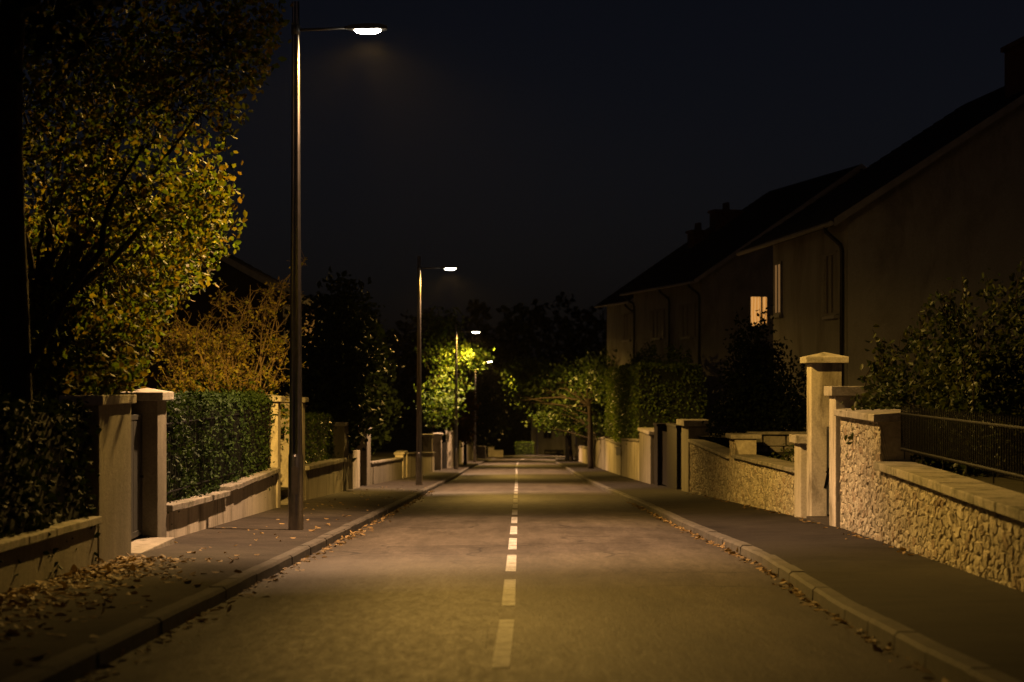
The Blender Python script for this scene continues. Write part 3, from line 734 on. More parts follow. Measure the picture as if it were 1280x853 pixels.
# dark gateway: pier with cap, gate, two dark posts
Yi = YR(862)
post('gate_post', 'dark capped gate pier at the far end of the rubble wall', 4.93, 5.5, Yi + .1, Yi + 2.2, Zt(526, Yi), 'plaster2', 'flat', .14, .16, group='gate posts on the right')
Yj, Yk = YR(845), YR(831)
gate('driveway_gate', 'dark wooden gate leaf left of the dark capped pier', (XR(Yj - 1.6) + .15, Yi + 2.3), (XR(Yj) + .15, Yj - .05), zp(Yj) + .04, Zt(541, Yj), 8, 'wood')
post('gate_post', 'broad dark gate post between two wooden gate leaves on the right', XR(Yj) + .02, XR(Yj) + .5, Yj, Yk, Zt(532, Yj), 'wood', 'flat', .03, .08, group='gate posts on the right')
Yl, Ym = YR(821), YR(816)
gate('driveway_gate', 'farther dark wooden gate leaf on the right', (XR(Yk) + .2, Yk + .05), (XR(Yl) + .2, Yl - .05), zp(Yl) + .04, Zt(539, Yl), 8, 'wood')
post('gate_post', 'slim dark gate post below the tall hedge', XR(Yl) + .02, XR(Yl) + .4, Yl, Ym, Zt(530, Yl), 'wood', 'flat', .03, .08, group='gate posts on the right')
Ya, Yb_ = YR(814), YR(800)
post('wall_pier', 'pale pier with ragged top below the dark side of the tall hedge', XR(Ya), XR(Ya) + .5, Ya + .4, Yb_, Zt(540, Ya), 'plaster2', 'flat', .06, .12, cat='pier')
Yc, Yd = YR(796), YR(777)
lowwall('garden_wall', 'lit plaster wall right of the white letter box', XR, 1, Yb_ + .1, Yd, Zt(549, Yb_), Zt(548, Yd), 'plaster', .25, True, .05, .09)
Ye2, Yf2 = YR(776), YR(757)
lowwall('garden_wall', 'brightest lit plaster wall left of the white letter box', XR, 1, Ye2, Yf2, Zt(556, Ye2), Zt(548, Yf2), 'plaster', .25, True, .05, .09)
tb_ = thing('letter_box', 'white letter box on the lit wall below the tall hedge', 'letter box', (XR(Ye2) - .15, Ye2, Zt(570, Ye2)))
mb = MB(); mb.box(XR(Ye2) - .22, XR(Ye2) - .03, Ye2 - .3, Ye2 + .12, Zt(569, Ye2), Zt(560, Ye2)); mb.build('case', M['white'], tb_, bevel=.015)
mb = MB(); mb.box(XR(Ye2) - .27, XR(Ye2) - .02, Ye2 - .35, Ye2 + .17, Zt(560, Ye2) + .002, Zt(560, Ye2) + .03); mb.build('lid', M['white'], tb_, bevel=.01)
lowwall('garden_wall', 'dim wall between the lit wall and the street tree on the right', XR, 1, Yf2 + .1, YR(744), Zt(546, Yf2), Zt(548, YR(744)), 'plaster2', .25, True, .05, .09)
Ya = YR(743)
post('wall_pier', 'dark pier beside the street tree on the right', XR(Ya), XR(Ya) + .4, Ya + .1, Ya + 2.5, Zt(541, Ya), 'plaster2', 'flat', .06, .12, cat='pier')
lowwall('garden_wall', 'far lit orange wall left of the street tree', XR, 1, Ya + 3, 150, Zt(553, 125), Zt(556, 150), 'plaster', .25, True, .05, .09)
post('wall_pier', 'farthest pale pier at the right bend of the street', W(706.5, 0, 160).x, W(713, 0, 160).x, 160, 160.6, Zt(537, 160), 'plaster', 'flat', .04, .1, cat='pier')

# ================================================================= street lamps
IES_HEAD = "IESNA:LM-63-2002\n[TEST] street luminaire\n[MANUFAC] none\nTILT=NONE\n1 1000 1 {n} {m} 1 2 0 0 0\n1 1 100\n{ang}\n{hor}\n{cd}\n"
def ies(name, tab, az):
    """photometric table: polar curve times an azimuth curve"""
    t = bpy.data.texts.new(name)
    f = itp(tab); A = list(range(0, 91, 1)) + [95, 180]; Hh = list(range(0, 361, 3)); g = itp(az)
    t.write(IES_HEAD.format(n=len(A), m=len(Hh), ang=' '.join(str(a) for a in A), hor=' '.join(str(h) for h in Hh),
                            cd='\n'.join(' '.join('%.3f' % (1000 * f(a) * g(h)) for a in A) for h in Hh)))
    return t
AZ_CORE = [(0, 1), (360, 1)]
AZ_WING = [(0, .15), (5, .3), (9, .9), (13, 1.3), (30, 1.3), (60, 1.0), (90, .9), (135, 1.2), (158, 1.9), (171, 1.9), (176, .3), (200, .25), (209, 1.4), (226, 1.5), (245, 1.2), (270, .85), (292, .6), (312, 1.35), (326, 1.6), (336, 1.1), (345, .95), (352, .9), (356, .4), (360, .15)]   # 0 faces up the street, 270 across the road
I_CORE = ies('core_beam', [(0, 1.0), (30, 1.15), (40, 1.4), (46, 1.1), (52, .35), (58, 0), (180, 0)], AZ_CORE)
I_WING = ies('wing_beam', [(0, 0), (34, 0), (42, .7), (50, 1.5), (58, 2.7), (64, 3.3), (68, 3.0), (72, 1.7), (77, .6), (84, .14), (90, .03), (95, 0), (180, 0)], AZ_WING)
def lampdata(power):
    d = bpy.data.lights.new('street_light', 'POINT'); d.energy = power; d.shadow_soft_size = .09
    d.use_nodes = True; nt = d.node_tree; nt.nodes.clear()
    o = nt.nodes.new('ShaderNodeOutputLight'); a = nt.nodes.new('ShaderNodeAddShader')
    for k, (tx, col) in enumerate(((I_CORE, (3.8, 2.2, 1.12)), (I_WING, (1.35, .76, .155)))):
        i = nt.nodes.new('ShaderNodeTexIES'); i.mode = 'INTERNAL'; i.ies = tx
        e = nt.nodes.new('ShaderNodeEmission'); e.inputs[0].default_value = (*col, 1)
        nt.links.new(i.outputs[0], e.inputs[1]); nt.links.new(e.outputs[0], a.inputs[k])
    nt.links.new(a.outputs[0], o.inputs[0]); return d
POWER = 24.0
LD = lampdata(POWER)
def make_lamp():
    t = thing('street_lamp', 'x', 'street lamp', (0, 0, 0))
    H = 7.45
    # slotted mast: two lobes with a groove, tapering
    mb = MB(); n = 28; lv = [(-.15, .115), (.0, .115), (1.1, .112), (1.15, .1), (2.6, .088), (5, .07), (H, .058), (H + .42, .054)]
    for z, r in lv:
        for k in range(n):
            a = 2 * math.pi * k / n
            g = 1 - .42 * max(0, abs(math.sin(a))) ** 10 * (1 if z > 1.12 else .0)
            mb.v.append((r * g * math.cos(a), r * g * math.sin(a), z))
    for i in range(len(lv) - 1):
        for k in range(n): mb.f.append((i * n + k, i * n + (k + 1) % n, (i + 1) * n + (k + 1) % n, (i + 1) * n + k))
    mb.f.append(tuple(range((len(lv) - 1) * n, len(lv) * n)))
    mast = mb.build('mast', M['pole'], t, True)
    md = mast.modifiers.new('edge', 'EDGE_SPLIT'); md.split_angle = math.radians(40)
    mb = MB(); mb.box(-.05, .05, -.1085, -.118, .55, .95); mb.build('service_door', M['pole'], mast)
    mb = MB(); mb.tube([(.05, 0, H), (.4, 0, H + .012), (.78, 0, H + .03)], [.022, .02, .02], 8)
    mb.tube([(0, 0, H - .07), (0, 0, H + .07)], [.068, .068], 12); mb.build('arm', M['head'], t, True)
    mb = MB()
    for (x, w, z0, z1) in [(.76, .04, -.02, .05)]: pass
    prof = [(.72, .035, .018, .05), (.84, .10, .0, .075), (1.05, .14, -.005, .09), (1.25, .135, .0, .085), (1.36, .07, .012, .06)]
    for x, w, z0, z1 in prof:
        mb.v += [(x, -w, H + z0), (x, w, H + z0), (x, w * .92, H + z1 * .8), (x, w * .4, H + z1), (x, -w * .4, H + z1), (x, -w * .92, H + z1 * .8)]
    for i in range(len(prof) - 1):
        for k in range(6): mb.f.append((i * 6 + k, i * 6 + (k + 1) % 6, (i + 1) * 6 + (k + 1) % 6, (i + 1) * 6 + k))
    mb.f.append((0, 1, 2, 3, 4, 5)); mb.f.append(tuple(4 * 6 + k for k in range(6)))
    hd = mb.build('luminaire', M['head'], t)
    mb = MB(); rings = [(1, -.003), (.97, -.02), (.8, -.042), (.5, -.056), (.2, -.062)]
    for k_, dz in rings:
        for k in range(20):
            a = 2 * math.pi * k / 20; mb.v.append((1.07 + .2 * k_ * math.cos(a), .095 * k_ * math.sin(a), H + dz))
    for i in range(len(rings) - 1):
        for k in range(20): mb.f.append((i * 20 + k, i * 20 + (k + 1) % 20, (i + 1) * 20 + (k + 1) % 20, (i + 1) * 20 + k))
    mb.f.append(tuple(range(20))); mb.f.append(tuple(80 + k for k in range(20)))
    mb.build('lens', M['lens'], hd, True)
    return t
lamp0 = make_lamp()
def copy_tree(o, parent=None):
    c = o.copy(); COL.objects.link(c)
    if parent is not None: c.parent = parent
    for ch in list(o.children): copy_tree(ch, c)
    return c
spots = [(-3.22, 27.4, 0, 'nearest street lamp with tall mast, lit head at the top of the picture'),
         (-3.19, 63.2, 0, 'second street lamp from the front, lit, standing before the dark trees'),
         (-3.03, 99.7, 0, 'third street lamp from the front, lit, in front of the bright wall'),
         (-2.75, 136, 0, 'farthest clearly seen street lamp, fourth from the front on the left'),
         (6.0, 172, math.pi, 'lit street lamp half hidden in foliage at the right bend'),
         (3.0, 220, 0, 'added street lamp, unseen beyond the bend, brightening the street end')]  # last one is an unseen lamp added to brighten the street end
lamps = []
for i, (x, y, rz, lab) in enumerate(spots):
    lamps.append(lamp0 if i == 0 else copy_tree(lamp0))
for o, (x, y, rz, lab) in zip(lamps, spots):
    o.location = (x, y, zp(y)); o.rotation_euler.z = rz; o['label'] = lab; o['group'] = 'street lamps lining the road'
    L = bpy.data.objects.new('street_light', LD); COL.objects.link(L); L.parent = o; L.location = (1.07, 0, 7.45 - .19)
# slim pole between third and fourth lamp
p = W(581.5, 579, 118)
mb = MB(); mb.tube([(p.x, 118, zp(118) - .2), (p.x, 118, Zt(520, 118)), (p.x, 118, Zt(459, 118))], [.11, .09, .07], 10); mb.tube([(p.x, 118, Zt(459, 118)), (p.x, 118, Zt(459, 118) + .05)], [.085, .03], 10)
tag(mb.build('utility_pole', M['wood'], smooth=True), 'slim dark pole without a light between third and fourth lamps', 'pole')

# ================================================================= houses
def house(name, label, cx_, cy_, ang, length, depth, zb, ze, pitch, ov=.45, verge=.3, windows=(), pipes=(), chim=(), wall='wallH', verge2=None):
    """corner = near road corner of the front; front runs along u, gable along v"""
    u = Vector((-math.sin(ang), math.cos(ang), 0)); v = Vector((math.cos(ang), math.sin(ang), 0)); c0 = Vector((cx_, cy_, 0))
    v2 = verge if verge2 is None else verge2
    P = lambda a, b_, z: tuple(c0 + u * a + v * b_ + Vector((0, 0, z)))
    t = thing(name, label, 'house', (c0 + u * length / 2 + v * depth / 2 + Vector((0, 0, zb))))
    za = ze + depth / 2 * math.tan(pitch)
    mb = MB()
    mb.v = [P(0, 0, zb), P(length, 0, zb), P(length, depth, zb), P(0, depth, zb), P(0, 0, ze), P(length, 0, ze), P(length, depth, ze), P(0, depth, ze), P(0, depth / 2, za), P(length, depth / 2, za)]
    mb.f = [(0, 1, 5, 4), (1, 2, 6, 9, 5), (2, 3, 7, 6), (3, 0, 4, 8, 7)]
    mb.build('walls', M[wall], t)
    tn_ = math.tan(pitch); th = .16
    mb = MB()
    for sgn in (0, 1):
        def R(a, d, dz=0):
            b_ = d if sgn == 0 else depth - d
            return P(a, b_, ze + d * tn_ + .02 + dz)
        A = [R(-verge, -ov), R(length + v2, -ov), R(length + v2, depth / 2), R(-verge, depth / 2)]
        B = [R(-verge, -ov, th), R(length + v2, -ov, th), R(length + v2, depth / 2, th), R(-verge, depth / 2, th)]
        mb.hexa(A, B)
    rf = mb.build('roof', M['roof'], t)
    # tile courses
    mb = MB(); nrow = int((depth / 2 + ov) / .33)
    for sgn in (0, 1):
        for i in range(nrow):
            d = -ov + i * .33
            def R(a, d, dz=0):
                b_ = d if sgn == 0 else depth - d
                return P(a, b_, ze + d * tn_ + .02 + th + dz)
            mb.add([R(-verge, d, .03), R(length + v2, d, .03), R(length + v2, d + .34, .004), R(-verge, d + .34, .004), R(-verge, d, .002), R(length + v2, d, .002)], [(0, 1, 2, 3), (4, 5, 1, 0)])
    mb.build('tile_courses', M['roof'], rf)
    mb = MB()
    for a in (-verge - .02, ):
        for sgn in (0, 1):
            def R(d, dz):
                b_ = d if sgn == 0 else depth - d
                return ze + d * tn_ + dz, b_
            pts = []
            for aa in (a, a - .03):
                for d, dz in ((-ov, .0), (depth / 2, .0), (depth / 2, .2), (-ov, .2)):
                    z, b_ = R(d, dz); pts.append(P(aa, b_, z))
            mb.hexa(pts[:4], pts[4:])
    mb.build('verge_board', M['trim'], t)
    mb = MB(); mb.tube([P(-verge, -ov - .06, ze - ov * tn_ + .08), P(length + v2, -ov - .06, ze - ov * tn_ + .08)], .065, 8); mb.build('gutter', M['trim'], t)
    for a in pipes:
        mb = MB(); zg = ze - ov * tn_ + .05
        mb.tube([P(a, -ov - .05, zg), P(a, -ov - .05, zg - .12), P(a, -.12, zg - .45), P(a, -.09, zg - .6), P(a, -.09, zb)], .055, 8); mb.build('downpipe', M['pipe'], t, True)
    for (face, s0, s1, z0, z1, kind) in windows:
        if face == 'front': Q = lambda s, o_, z: P(s, -o_, z)
        else: Q = lambda s, o_, z: P(-o_, s, z)
        def bx(m_, s0, s1, o0, o1, z0, z1): m_.hexa([Q(s0, o0, z0), Q(s1, o0, z0), Q(s1, o1, z0), Q(s0, o1, z0)], [Q(s0, o0, z1), Q(s1, o0, z1), Q(s1, o1, z1), Q(s0, o1, z1)])
        fr = MB(); w = .07
        bx(fr, s0 - w, s0, .004, .05, z0 - w, z1 + w); bx(fr, s1, s1 + w, .004, .05, z0 - w, z1 + w); bx(fr, s0, s1, .004, .048, z1, z1 + w); bx(fr, s0, s1, .004, .048, z0 - w, z0)
        mid = s0 + (s1 - s0) * (.68 if kind == 'lit' else .5)
        bx(fr, mid - .035, mid + .035, .02, .046, z0, z1)
        win = fr.build('window', M['trim' if kind in ('lit', 'tan') else 'shutter'], t)
        pn = MB(); pn.add([Q(s0, .012, z0), Q(s1, .012, z0), Q(s1, .012, z1), Q(s0, .012, z1)], [(0, 1, 2, 3)])
        pn.build('pane', M[{'lit': 'curtain', 'tan': 'curtain2', 'shutter': 'shutter'}.get(kind, 'glass')], win)
        sl = MB(); bx(sl, s0 - .15, s1 + .15, .003, .12, z0 - w - .08, z0 - w - .003); sl.build('sill', M['trim'], win)
        if kind == 'shutter':
            for (q0, q1) in ((s0 - .1 - (s1 - s0) / 2, s0 - w - .01), (s1 + w + .01, s1 + .1 + (s1 - s0) / 2)):
                sh = MB(); bx(sh, q0, q1, .006, .045, z0 - .05, z1 + .05); s_o = sh.build('shutter', M['shutter'], t)
                bt = MB(); k = int((z1 - z0) / .12)
                for i in range(k): bx(bt, q0 + .05, q1 - .05, .046, .058, z0 + i * .12, z0 + i * .12 + .07)
                bt.build('louvres', M['shutter'], s_o)
    for (a, b_, w, l, z1) in chim:
        d = min(b_, depth - b_); zz = ze + d * tn_
        ch = MB(); q = [P(a, b_ - w / 2, zz - .3), P(a + l, b_ - w / 2, zz - .3), P(a + l, b_ + w / 2, zz - .3), P(a, b_ + w / 2, zz - .3)]
        ch.hexa(q, [(x, y, z1) for x, y, z in q]); co = ch.build('chimney', M['brick'], rf)
        cp = MB(); e = .08; q = [P(a - e, b_ - w / 2 - e, z1 + .002), P(a + l + e, b_ - w / 2 - e, z1 + .002), P(a + l + e, b_ + w / 2 + e, z1 + .002), P(a - e, b_ + w / 2 + e, z1 + .002)]
        cp.hexa(q, [(x, y, z + .12) for x, y, z in q])
        for k in (.3, .7): cp.tube([P(a + l * k, b_, z1 + .12), P(a + l * k, b_, z1 + .5)], [.13, .1], 8)
        cp.build('chimney_cap', M['brick'], co)
    return t
H1Y = 45.0
c1 = W(1060, 283, H1Y)
house('house', 'large pale rendered house with dark gable roof, nearest on the right', c1.x, c1.y, math.radians(5), 8.0, 13.0, -1.6, c1.z + .25, math.radians(33), .45, .35, verge2=2.4,
      windows=[('front', 1.0, 1.9, Zt(391, 46.2), Zt(318, 46.2), 'shutter'), ('front', 6.95, 7.7, Zt(391, 52.3), Zt(331, 52.3), 'tan')], pipes=[.25], chim=[(.6, 5.2, 1.0, 1.5, Zt(52, 46))])
H2Y = 80.0
c2 = W(878, 355, H2Y)
house('house', 'farther pale house with lit window, chimneys and shuttered front', c2.x, c2.y, math.radians(12), 11.0, 14.4, -3.5, c2.z + .3, math.radians(34), .5, .35,
      windows=[('gable', (951 - 878) * 81 / F - .37, (951 - 878) * 81 / F + .37, Zt(408, 81), Zt(372, 81), 'lit'), ('front', 1.6, 2.7, Zt(420, 82), Zt(382, 82), 'shutter'), ('front', 6.3, 7.4, Zt(421, 86), Zt(388, 86), 'shutter')],
      wall='wallF', pipes=[.2, 4.7, 10.6], chim=[(10, 3.15, .8, .9, Zt(292, 91)), (10, 4.6, 1.4, .9, Zt(266, 91))])
c3 = W(797, 377, 96)
house('house', 'farthest house on the right, low dim front beside the hedge end', c3.x, c3.y, math.radians(14), 5.5, 12.0, -4, c3.z + .2, math.radians(34), .5, .3,
      windows=[('front', 1.2, 2.2, Zt(424, 98), Zt(394, 98), 'shutter')], pipes=[.4], chim=[], wall='wallF')
# dark house behind the rust shrub on the left
cl = W(366, 372, 56)
house('house', 'unlit house with black gable roof behind the rust coloured shrub', cl.x - 9.5, 56, 0, 9, 9.2, -2, cl.z + .1, math.radians(29), .4, .4, windows=[('gable', 2, 3, 0, 1.3, 'dark'), ('gable', 6, 7, 0, 1.3, 'dark')], wall='wallD')
# pale house at the end of the street
house('house', 'small pale house at the end of the street beneath the trees', W(664, 0, 240).x, 240, math.radians(-35), 7, 7, -9.2, Zt(526, 238), math.radians(32), .4, .3, windows=[('front', 1.2, 2.2, Zt(548, 238), Zt(538, 238), 'dark'), ('gable', 2, 3.2, Zt(548, 238), Zt(538, 238), 'dark')])
p0, p1 = W(644.5, 569, 226), W(666, 569, 226)
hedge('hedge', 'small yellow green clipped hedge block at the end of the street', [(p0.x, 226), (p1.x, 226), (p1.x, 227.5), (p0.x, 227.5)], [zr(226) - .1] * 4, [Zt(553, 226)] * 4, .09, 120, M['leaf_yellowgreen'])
def fence(name, label, x0, x1, y, zb, zt, n):
    t = thing(name, label, 'fence', ((x0 + x1) / 2, y, zb))
    for i in range(n):
        x = x0 + (x1 - x0) * i / (n - 1); mb = MB(); mb.box(x - .05, x + .05, y - .05, y + .05, zb - .2, zt); mb.build('fence_post', M['wood'], t)
    mb = MB(); mb.box(x0, x1, y - .075, y - .052, zt - .3, zt - .05); mb.box(x0, x1, y - .075, y - .052, zb + .1, zb + .3); mb.build('rails', M['wood'], t)
p0, p1 = W(681, 570, 237), W(704, 570, 237)
fence('wooden_fence', 'low pale fence beside the bend at the end of the street', p0.x, p1.x, 237, zr(237), Zt(562, 237), 4)

# ================================================================= vegetation left
def keepA(c):
    px = 640 + c[0] * F / c[1]; py = HOR - (c[2] - CAMH) * F / c[1]
    edge = np.interp(py, [-300, 0, 60, 150, 190, 300, 345, 400, 470, 500], [440, 372, 362, 325, 308, 312, 285, 212, 190, 150])
    return px < edge - 8 + random.uniform(-16, 10) and py < 492
bl_ = lambda px, py, Y, rad, w=1.: (tuple(W(px, py, Y)), rad, w)
blobsA = [bl_(258, 255, 22.3, (.5, .9, .9), .8), bl_(190, 330, 24.2, (1.0, 1.3, .95), 1.4), bl_(110, 420, 23.2, (1.1, 1.3, .85), 1.9), bl_(165, 440, 22, (.6, .9, .6), 1.6), bl_(52, 335, 24.6, (1.1, 1.3, 1.1), 1.3),
          bl_(130, 225, 20.5, (1.3, .8, .8), .9), bl_(200, 90, 19.8, (1.5, 1.1, .8), .9), bl_(320, 40, 20.5, (.6, .8, .7), .8), bl_(60, 60, 19.6, (1.7, 1.2, 1.2), .9), bl_(180, -80, 19.6, (1.9, 1.3, .8), .6),
          bl_(192, 478, 21.6, (.4, .4, .22), 1.2), bl_(138, 474, 19.7, (.5, .5, .2), 1.2), bl_(45, 465, 22.6, (.9, .8, .5), 1.5)]
tree('autumn_tree', 'big autumn tree with green and golden leaves overhanging the left pavement', (-6.3, 23.3, GL(23)), (-6.0, 23.4, 2.2), blobsA, 1500, 20, .056, .18, M['leaf_autumn'], .17, nlimb=44, keep=keepA, fine=True)
# dark trunk with a leaning branch at the very edge
t = thing('tree', 'black unlit trunk with a leaning branch at the left edge', 'tree', (-4.45, 16.5, GL(16.5)))
mb = MB(); limb((-4.45, 16.5, GL(16.5) - .2), (-4.4, 16.6, 5.8), .15, .1, mb, .02, 8, 10); limb((-4.42, 16.5, 1.3), (-3.75, 16.8, 2.5), .05, .03, mb, .04, 6, 8); limb((-3.75, 16.8, 2.5), (-3.4, 17.0, 3.5), .03, .012, mb, .06, 6, 6); mb.build('trunk', M['bark'], t, True)
C = inblobs([((-4.7, 16.6, 5.6), (1.5, 1.7, 1.2))], 240)
quadcloud('crown', np.vstack([c + rng.normal(size=(16, 3)) * .16 for c in C]), .1, M['leaf_dark'], t)
# rust shrub: fanned twigs with sparse leaves
def rust_shrub():
    base = Vector((-6.3, 39.5, GL(39.5)))
    t = thing('shrub', 'rust coloured half bare shrub with fine twigs behind the clipped hedge', 'shrub', base)
    mb = MB(); lv = []
    for i in range(64):
        a = random.uniform(0, 6.28); sp = random.uniform(.1, 1.5)
        top = base + Vector((math.cos(a) * sp * 1.05, math.sin(a) * sp * .9, random.uniform(2.1, 4.3) * (1 - .2 * sp / 1.5)))
        if i < 8: top = base + Vector((random.uniform(.5, 1.5), random.uniform(-.4, .4), random.uniform(3.9, 4.75)))
        st = limb(base + Vector((random.uniform(-.3, .3), random.uniform(-.3, .3), 0)), top, .026, .008, mb, .09, 9, 5)
        for _ in range(9):
            k = random.randint(3, 9); q = st[k]
            e = q + Vector((random.uniform(-.55, .55), random.uniform(-.5, .5), random.uniform(-.05, .65)))
            tw_ = limb(q, e, .009, .004, mb, .16, 4, 4)
            for _ in range(4):
                q2 = tw_[random.randint(1, 4)]; e2 = q2 + Vector((random.uniform(-.25, .25), random.uniform(-.25, .25), random.uniform(-.08, .3)))
                limb(q2, e2, .0055, .003, mb, .14, 3, 4)
                nl = 9 if e2.z < base.z + 2.3 else (5 if e2.z < base.z + 3.4 else 2)
                for _ in range(nl): lv.append(q2.lerp(e2, random.uniform(.1, 1)) + Vector((random.gauss(0, .03), random.gauss(0, .03), random.gauss(0, .03))))
    mb.build('twigs', M['twig'], t)
    lv = np.array(lv); low = lv[:, 2] < base.z + 1.9 + rng.normal(size=len(lv)) * .4
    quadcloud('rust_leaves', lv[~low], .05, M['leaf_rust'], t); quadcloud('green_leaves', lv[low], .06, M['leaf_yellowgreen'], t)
rust_shrub()
bush('bush', 'low golden bush tip beside the capped dark gate post', (-5.35, 24.6, GL(24)), [((-5.35, 24.4, .95), (.5, .6, .5)), ((-5.6, 25.2, .7), (.6, .6, .6))], 60, 14, .085, .1, M['leaf_autumn'], 10)
# dark trees behind the wall
tree('dark_tree', 'tall unlit tree, left of the dark pair behind the wall', (-6.6, 56, GL(56)), (-6.4, 56, 1.2), [((-5.9, 56, 1.9), (1.5, 2, 2.2)), ((-5.0, 56, 1.4), (1.2, 1.6, 2.2)), ((-5.2, 56.5, 3.5), (.8, 1, 1.1)), ((-5.4, 55, .6), (1.1, 1.6, 1.4))], 420, 15, .13, .24, M['leaf_dark'], .18, group='unlit trees behind the left wall')
tree('dark_tree', 'unlit tree just behind the second street lamp', (-7.2, 74, GL(74)), (-7.1, 74, .5), [((-6.4, 74, .9), (1.6, 1.6, 2.4)), ((-6.6, 74, 3.0), (1.2, 1.3, 1.8)), ((-5.6, 75, 0), (.8, 1.2, 1.4))], 420, 15, .14, .26, M['leaf_dark'], .16, group='unlit trees behind the left wall')
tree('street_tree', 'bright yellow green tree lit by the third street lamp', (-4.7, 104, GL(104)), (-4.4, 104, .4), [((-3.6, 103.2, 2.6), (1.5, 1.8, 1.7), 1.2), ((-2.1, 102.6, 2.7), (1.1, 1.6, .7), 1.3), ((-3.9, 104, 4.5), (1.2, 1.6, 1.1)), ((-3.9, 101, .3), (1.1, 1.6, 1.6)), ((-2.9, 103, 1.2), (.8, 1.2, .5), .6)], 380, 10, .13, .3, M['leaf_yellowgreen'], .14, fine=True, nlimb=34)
tree('street_tree', 'small orange leaved tree right of the third street lamp', (-3.55, 116, GL(116)), (-3.3, 116, -1.2), [((-3.0, 116, -.2), (.7, 1.2, 1.6)), ((-3.2, 115.5, -1.6), (.6, 1.0, 1.0))], 160, 14, .14, .2, M['leaf_orange'], .1)
tree('dark_tree', 'unlit tree beyond the fourth street lamp on the left', (-5, 160, GL(160)), (-4.8, 160, -1), [((-4, 160, 1.5), (2.4, 3, 3.4)), ((-2.4, 162, -1.5), (1.5, 2, 2.6))], 260, 14, .3, .5, M['leaf_dark'], .2, group='unlit trees behind the left wall')

# ================================================================= vegetation right
Yb_ = 25
bush('bush', 'large glossy leaved bush behind the near right railing', (6.0, 25.0, GR(25)), [((5.25, 26.2, .75), (.4, .8, .85), 1.4), ((5.75, 26.0, .95), (.55, 1.0, 1.0)), ((5.85, 24.6, 1.25), (.55, 1.3, 1.0)), ((6.5, 24.5, 1.45), (.8, 1.4, 1.2)), ((7.1, 23.6, 1.2), (.9, 1.4, 1.4)), ((5.6, 23, .6), (.4, 1.6, .7))], 900, 13, .058, .1, M['leaf_bush'], 60, tips=60)
bush('bush', 'round dark bush below the lit window, behind the rubble wall', (6.6, 46, GR(46)), [((6.05, 46, 1.0), (1.0, 1.1, 1.1)), ((6.15, 46, 1.9), (.7, .8, .95)), ((5.8, 46.5, .5), (.8, 1.1, .8)), ((6.9, 45.5, .6), (.8, 1.0, 1.0))], 620, 14, .07, .13, M['leaf_dark'], 40, tips=22)
h0, h1 = 74.5, 101.5
hedge('hedge', 'tall clipped hedge with lit road side above the far right wall', [(5.15, h0), (5.25, h1), (6.0, h1), (7.7, h0)], [GR(h0), GR(h1), GR(h1), GR(h0)], [Zt(457, h0), Zt(463, h1), Zt(463, h1), Zt(459, h0)], .085, 130, M['leaf_hedge_bright'], rough=.16)
bush('bush', 'loose shrubs topping the tall hedge before the shuttered house', (6.6, 78, GR(78)), [((6.0, 79, 1.9), (.5, 1.5, .7)), ((6.9, 77.2, 1.8), (.7, .8, .75)), ((5.7, 84, 1.6), (.4, 2.0, .8))], 190, 12, .08, .16, M['leaf_hedge'], 24, tips=30)
tree('street_tree', 'leafy street tree arching over the right pavement by the bend', (4.35, 101, zp(101) - .02), (4.25, 101.3, .0), [((2.9, 109, 1.1), (1.9, 3.2, 1.3)), ((.9, 110, .8), (1.3, 2.4, .8)), ((4.3, 104, .9), (1.3, 2.5, 1.6)), ((1.0, 114, 2.0), (1.5, 3, .8)), ((5.0, 101, 1.6), (.9, 2, 1.6)), ((3.0, 107, -.6), (1.6, 2.4, .7), 1.2), ((1.4, 111, .3), (1.0, 2, .5)), ((4.8, 102, -1.0), (.6, 1.2, .6), .7)], 560, 12, .15, .34, M['leaf_hedge'], .17, fine=True)
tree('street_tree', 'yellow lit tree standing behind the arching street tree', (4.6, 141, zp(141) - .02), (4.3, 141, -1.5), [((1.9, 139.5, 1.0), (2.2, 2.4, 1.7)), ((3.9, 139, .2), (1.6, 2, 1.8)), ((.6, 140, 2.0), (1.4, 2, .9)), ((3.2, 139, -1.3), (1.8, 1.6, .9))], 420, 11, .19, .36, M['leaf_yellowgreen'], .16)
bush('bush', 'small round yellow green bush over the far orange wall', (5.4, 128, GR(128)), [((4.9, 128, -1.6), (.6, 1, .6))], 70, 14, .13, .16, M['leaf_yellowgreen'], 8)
tree('dark_tree', 'dark tree between the far house and the wood', (8, 118, GR(118)), (8, 118, 0), [((7.6, 118, 3.2), (2.2, 2.6, 2.6)), ((6.4, 119, 1), (1.6, 2, 2))], 240, 14, .22, .4, M['leaf_dark'], .2, group='unlit trees beyond the houses')
for (x, y, r, h_, lab) in [(-9, 215, 4.5, 7, 'black tree left of the street end'), (14, 235, 5, 9, 'black tree right of the street end')]:
    z = zr(y)
    tree('dark_tree', lab, (x, y, z), (x, y, z + 3), [((x, y, z + h_ * .7), (r, r, h_ * .5)), ((x + r * .5, y, z + h_ * .45), (r * .7, r * .7, h_ * .35))], 420, 16, .28, .6, M['black_leaf'], .3, group='unlit trees beyond the houses')
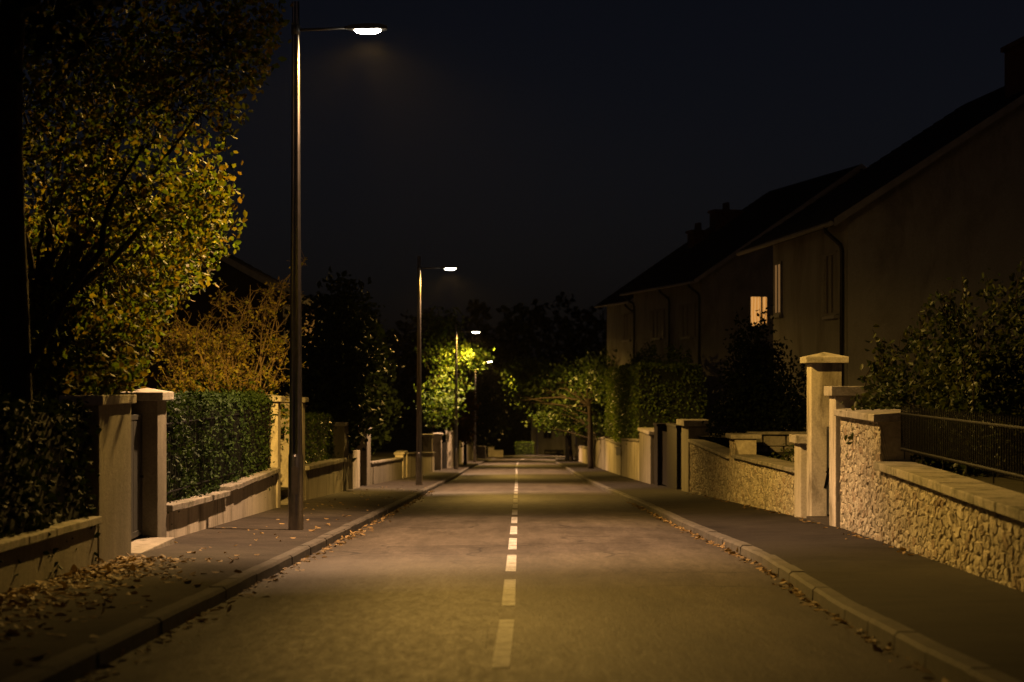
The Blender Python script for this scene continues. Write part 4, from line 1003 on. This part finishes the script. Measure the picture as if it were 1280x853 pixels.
# far wood on a rise
b = MB(); nx, ny = 40, 8
for j in range(ny + 1):
    for i in range(nx + 1):
        x = -118 + 236 * i / nx; y = 288 + 55 * j / ny
        b.v.append((x, y, zr(290) - .4 + 9 * math.sin(min(1, j / 5) * math.pi / 2) * (1 + .15 * math.sin(x * .05))))
for j in range(ny):
    for i in range(nx): b.f.append((j * (nx + 1) + i, j * (nx + 1) + i + 1, (j + 1) * (nx + 1) + i + 1, (j + 1) * (nx + 1) + i))
struct(b.build('hill', M['ground'], smooth=True))
pts = []
for i in range(110):
    x = random.uniform(-70, 75); y = random.uniform(285, 325); top = Zt(392, 300) + random.uniform(-2.2, 2.0) + 1.2 * math.sin(x * .12)
    z0 = zr(290)
    for _ in range(230):
        r = random.uniform(.3, 1); a = random.uniform(0, 6.28); h_ = random.random()
        w = 4.2 * math.sqrt(max(0, 1 - (h_ - .35) ** 2 / .45))
        pts.append((x + math.cos(a) * w * r, y + math.sin(a) * w * r, z0 + (top - z0) * h_))
o = quadcloud('distant_wood', pts, .75, M['black_leaf']); o['kind'] = 'stuff'; o['label'] = 'black wooded rise closing the view behind the street'; o['category'] = 'wood'

# ------------------------------------------------------------------ fallen leaves
pts = []
for _ in range(1500):    # drift against the wall, near left
    y = random.uniform(9, 20); s = abs(random.gauss(0, .45))
    x = XL(y) + .05 + s
    if x < EL(y) - .15: pts.append((x, y, zp(y) + .03 * (1 - s) + .012))
for _ in range(620):
    y = random.uniform(9, 60); x = EL(y) + abs(random.gauss(0, .1)); pts.append((x, y, zr(y) + .012))
for _ in range(520):
    y = random.uniform(10, 46); x = ER(y) - abs(random.gauss(0, .05)); pts.append((x, y, zr(y) + .012))
for _ in range(160):
    y = random.uniform(10, 60); x = random.uniform(XL(y), EL(y) - .1); pts.append((x, y, zp(y) + .025))
for _ in range(90):
    y = random.uniform(20, 50); x = XR(y) - abs(random.gauss(0, .12)); pts.append((x, y, zp(y) + .04))
o = quadcloud('fallen_leaves', pts, .055, M['leaf_fallen'], flat=.82); o['kind'] = 'stuff'; o['label'] = 'dry brown leaves scattered along gutters and pavement'; o['category'] = 'leaves'

# ------------------------------------------------------------------ night light
w = bpy.data.worlds.new('World'); S.world = w; w.use_nodes = True
nt = w.node_tree; bg = nt.nodes['Background']
sky = nt.nodes.new('ShaderNodeTexSky'); sky.sky_type = 'NISHITA'; sky.sun_disc = False
sky.sun_elevation = math.radians(22); sky.sun_rotation = math.radians(200); sky.dust_density = 2.5
tint = mix(nt, 1.0, sky.outputs[0], (1.12, .9, 1.12), 'MULTIPLY'); nt.links.new(tint, bg.inputs[0]); bg.inputs[1].default_value = .0011
sd = bpy.data.lights.new('moon', 'SUN'); sd.energy = .003; sd.angle = math.radians(.5); sd.color = (1, .97, .92)
so = bpy.data.objects.new('moon', sd); COL.objects.link(so)
so.rotation_euler = (math.radians(68), 0, math.radians(-20 + 180 + 0))
# thin night haze: faint glow in the air below the lamps
b = MB(); b.box(-120, 120, -30, 345, -14.5, 24)
hm = bpy.data.materials.new('night_haze'); hm.use_nodes = True; hn = hm.node_tree; hn.nodes.clear()
ho = hn.nodes.new('ShaderNodeOutputMaterial'); hv = hn.nodes.new('ShaderNodeVolumePrincipled')
hv.inputs['Density'].default_value = .00003; hv.inputs['Color'].default_value = (.9, .9, .92, 1); hv.inputs['Anisotropy'].default_value = .7
hn.links.new(hv.outputs[0], ho.inputs['Volume'])
hz = b.build('haze', hm); hz['kind'] = 'stuff'; hz['label'] = 'thin night haze hanging over the whole street'; hz['category'] = 'haze'
# ------------------------------------------------------------------ camera
cam = bpy.data.cameras.new('camera'); co = bpy.data.objects.new('camera', cam); COL.objects.link(co)
co.location = (0, 0, CAMH); co.rotation_euler = (math.radians(90), 0, 0)
cam.sensor_width = 36; cam.lens = F / 1280 * 36; cam.shift_y = (HOR - 426.5) / 1280
cam.clip_end = 2000; cam.clip_start = .1
cam.dof.use_dof = True; cam.dof.focus_distance = 29; cam.dof.aperture_fstop = 1.9
S.camera = co
S.view_settings.view_transform = 'Standard'; S.view_settings.look = 'None'; S.view_settings.gamma = 1; S.view_settings.exposure = -0.12
S.view_settings.use_curve_mapping = False
S.cycles.use_denoising = True
S.cycles.max_bounces = 6; S.cycles.diffuse_bounces = 3; S.cycles.glossy_bounces = 3; S.cycles.transmission_bounces = 3
S.cycles.sample_clamp_indirect = 4
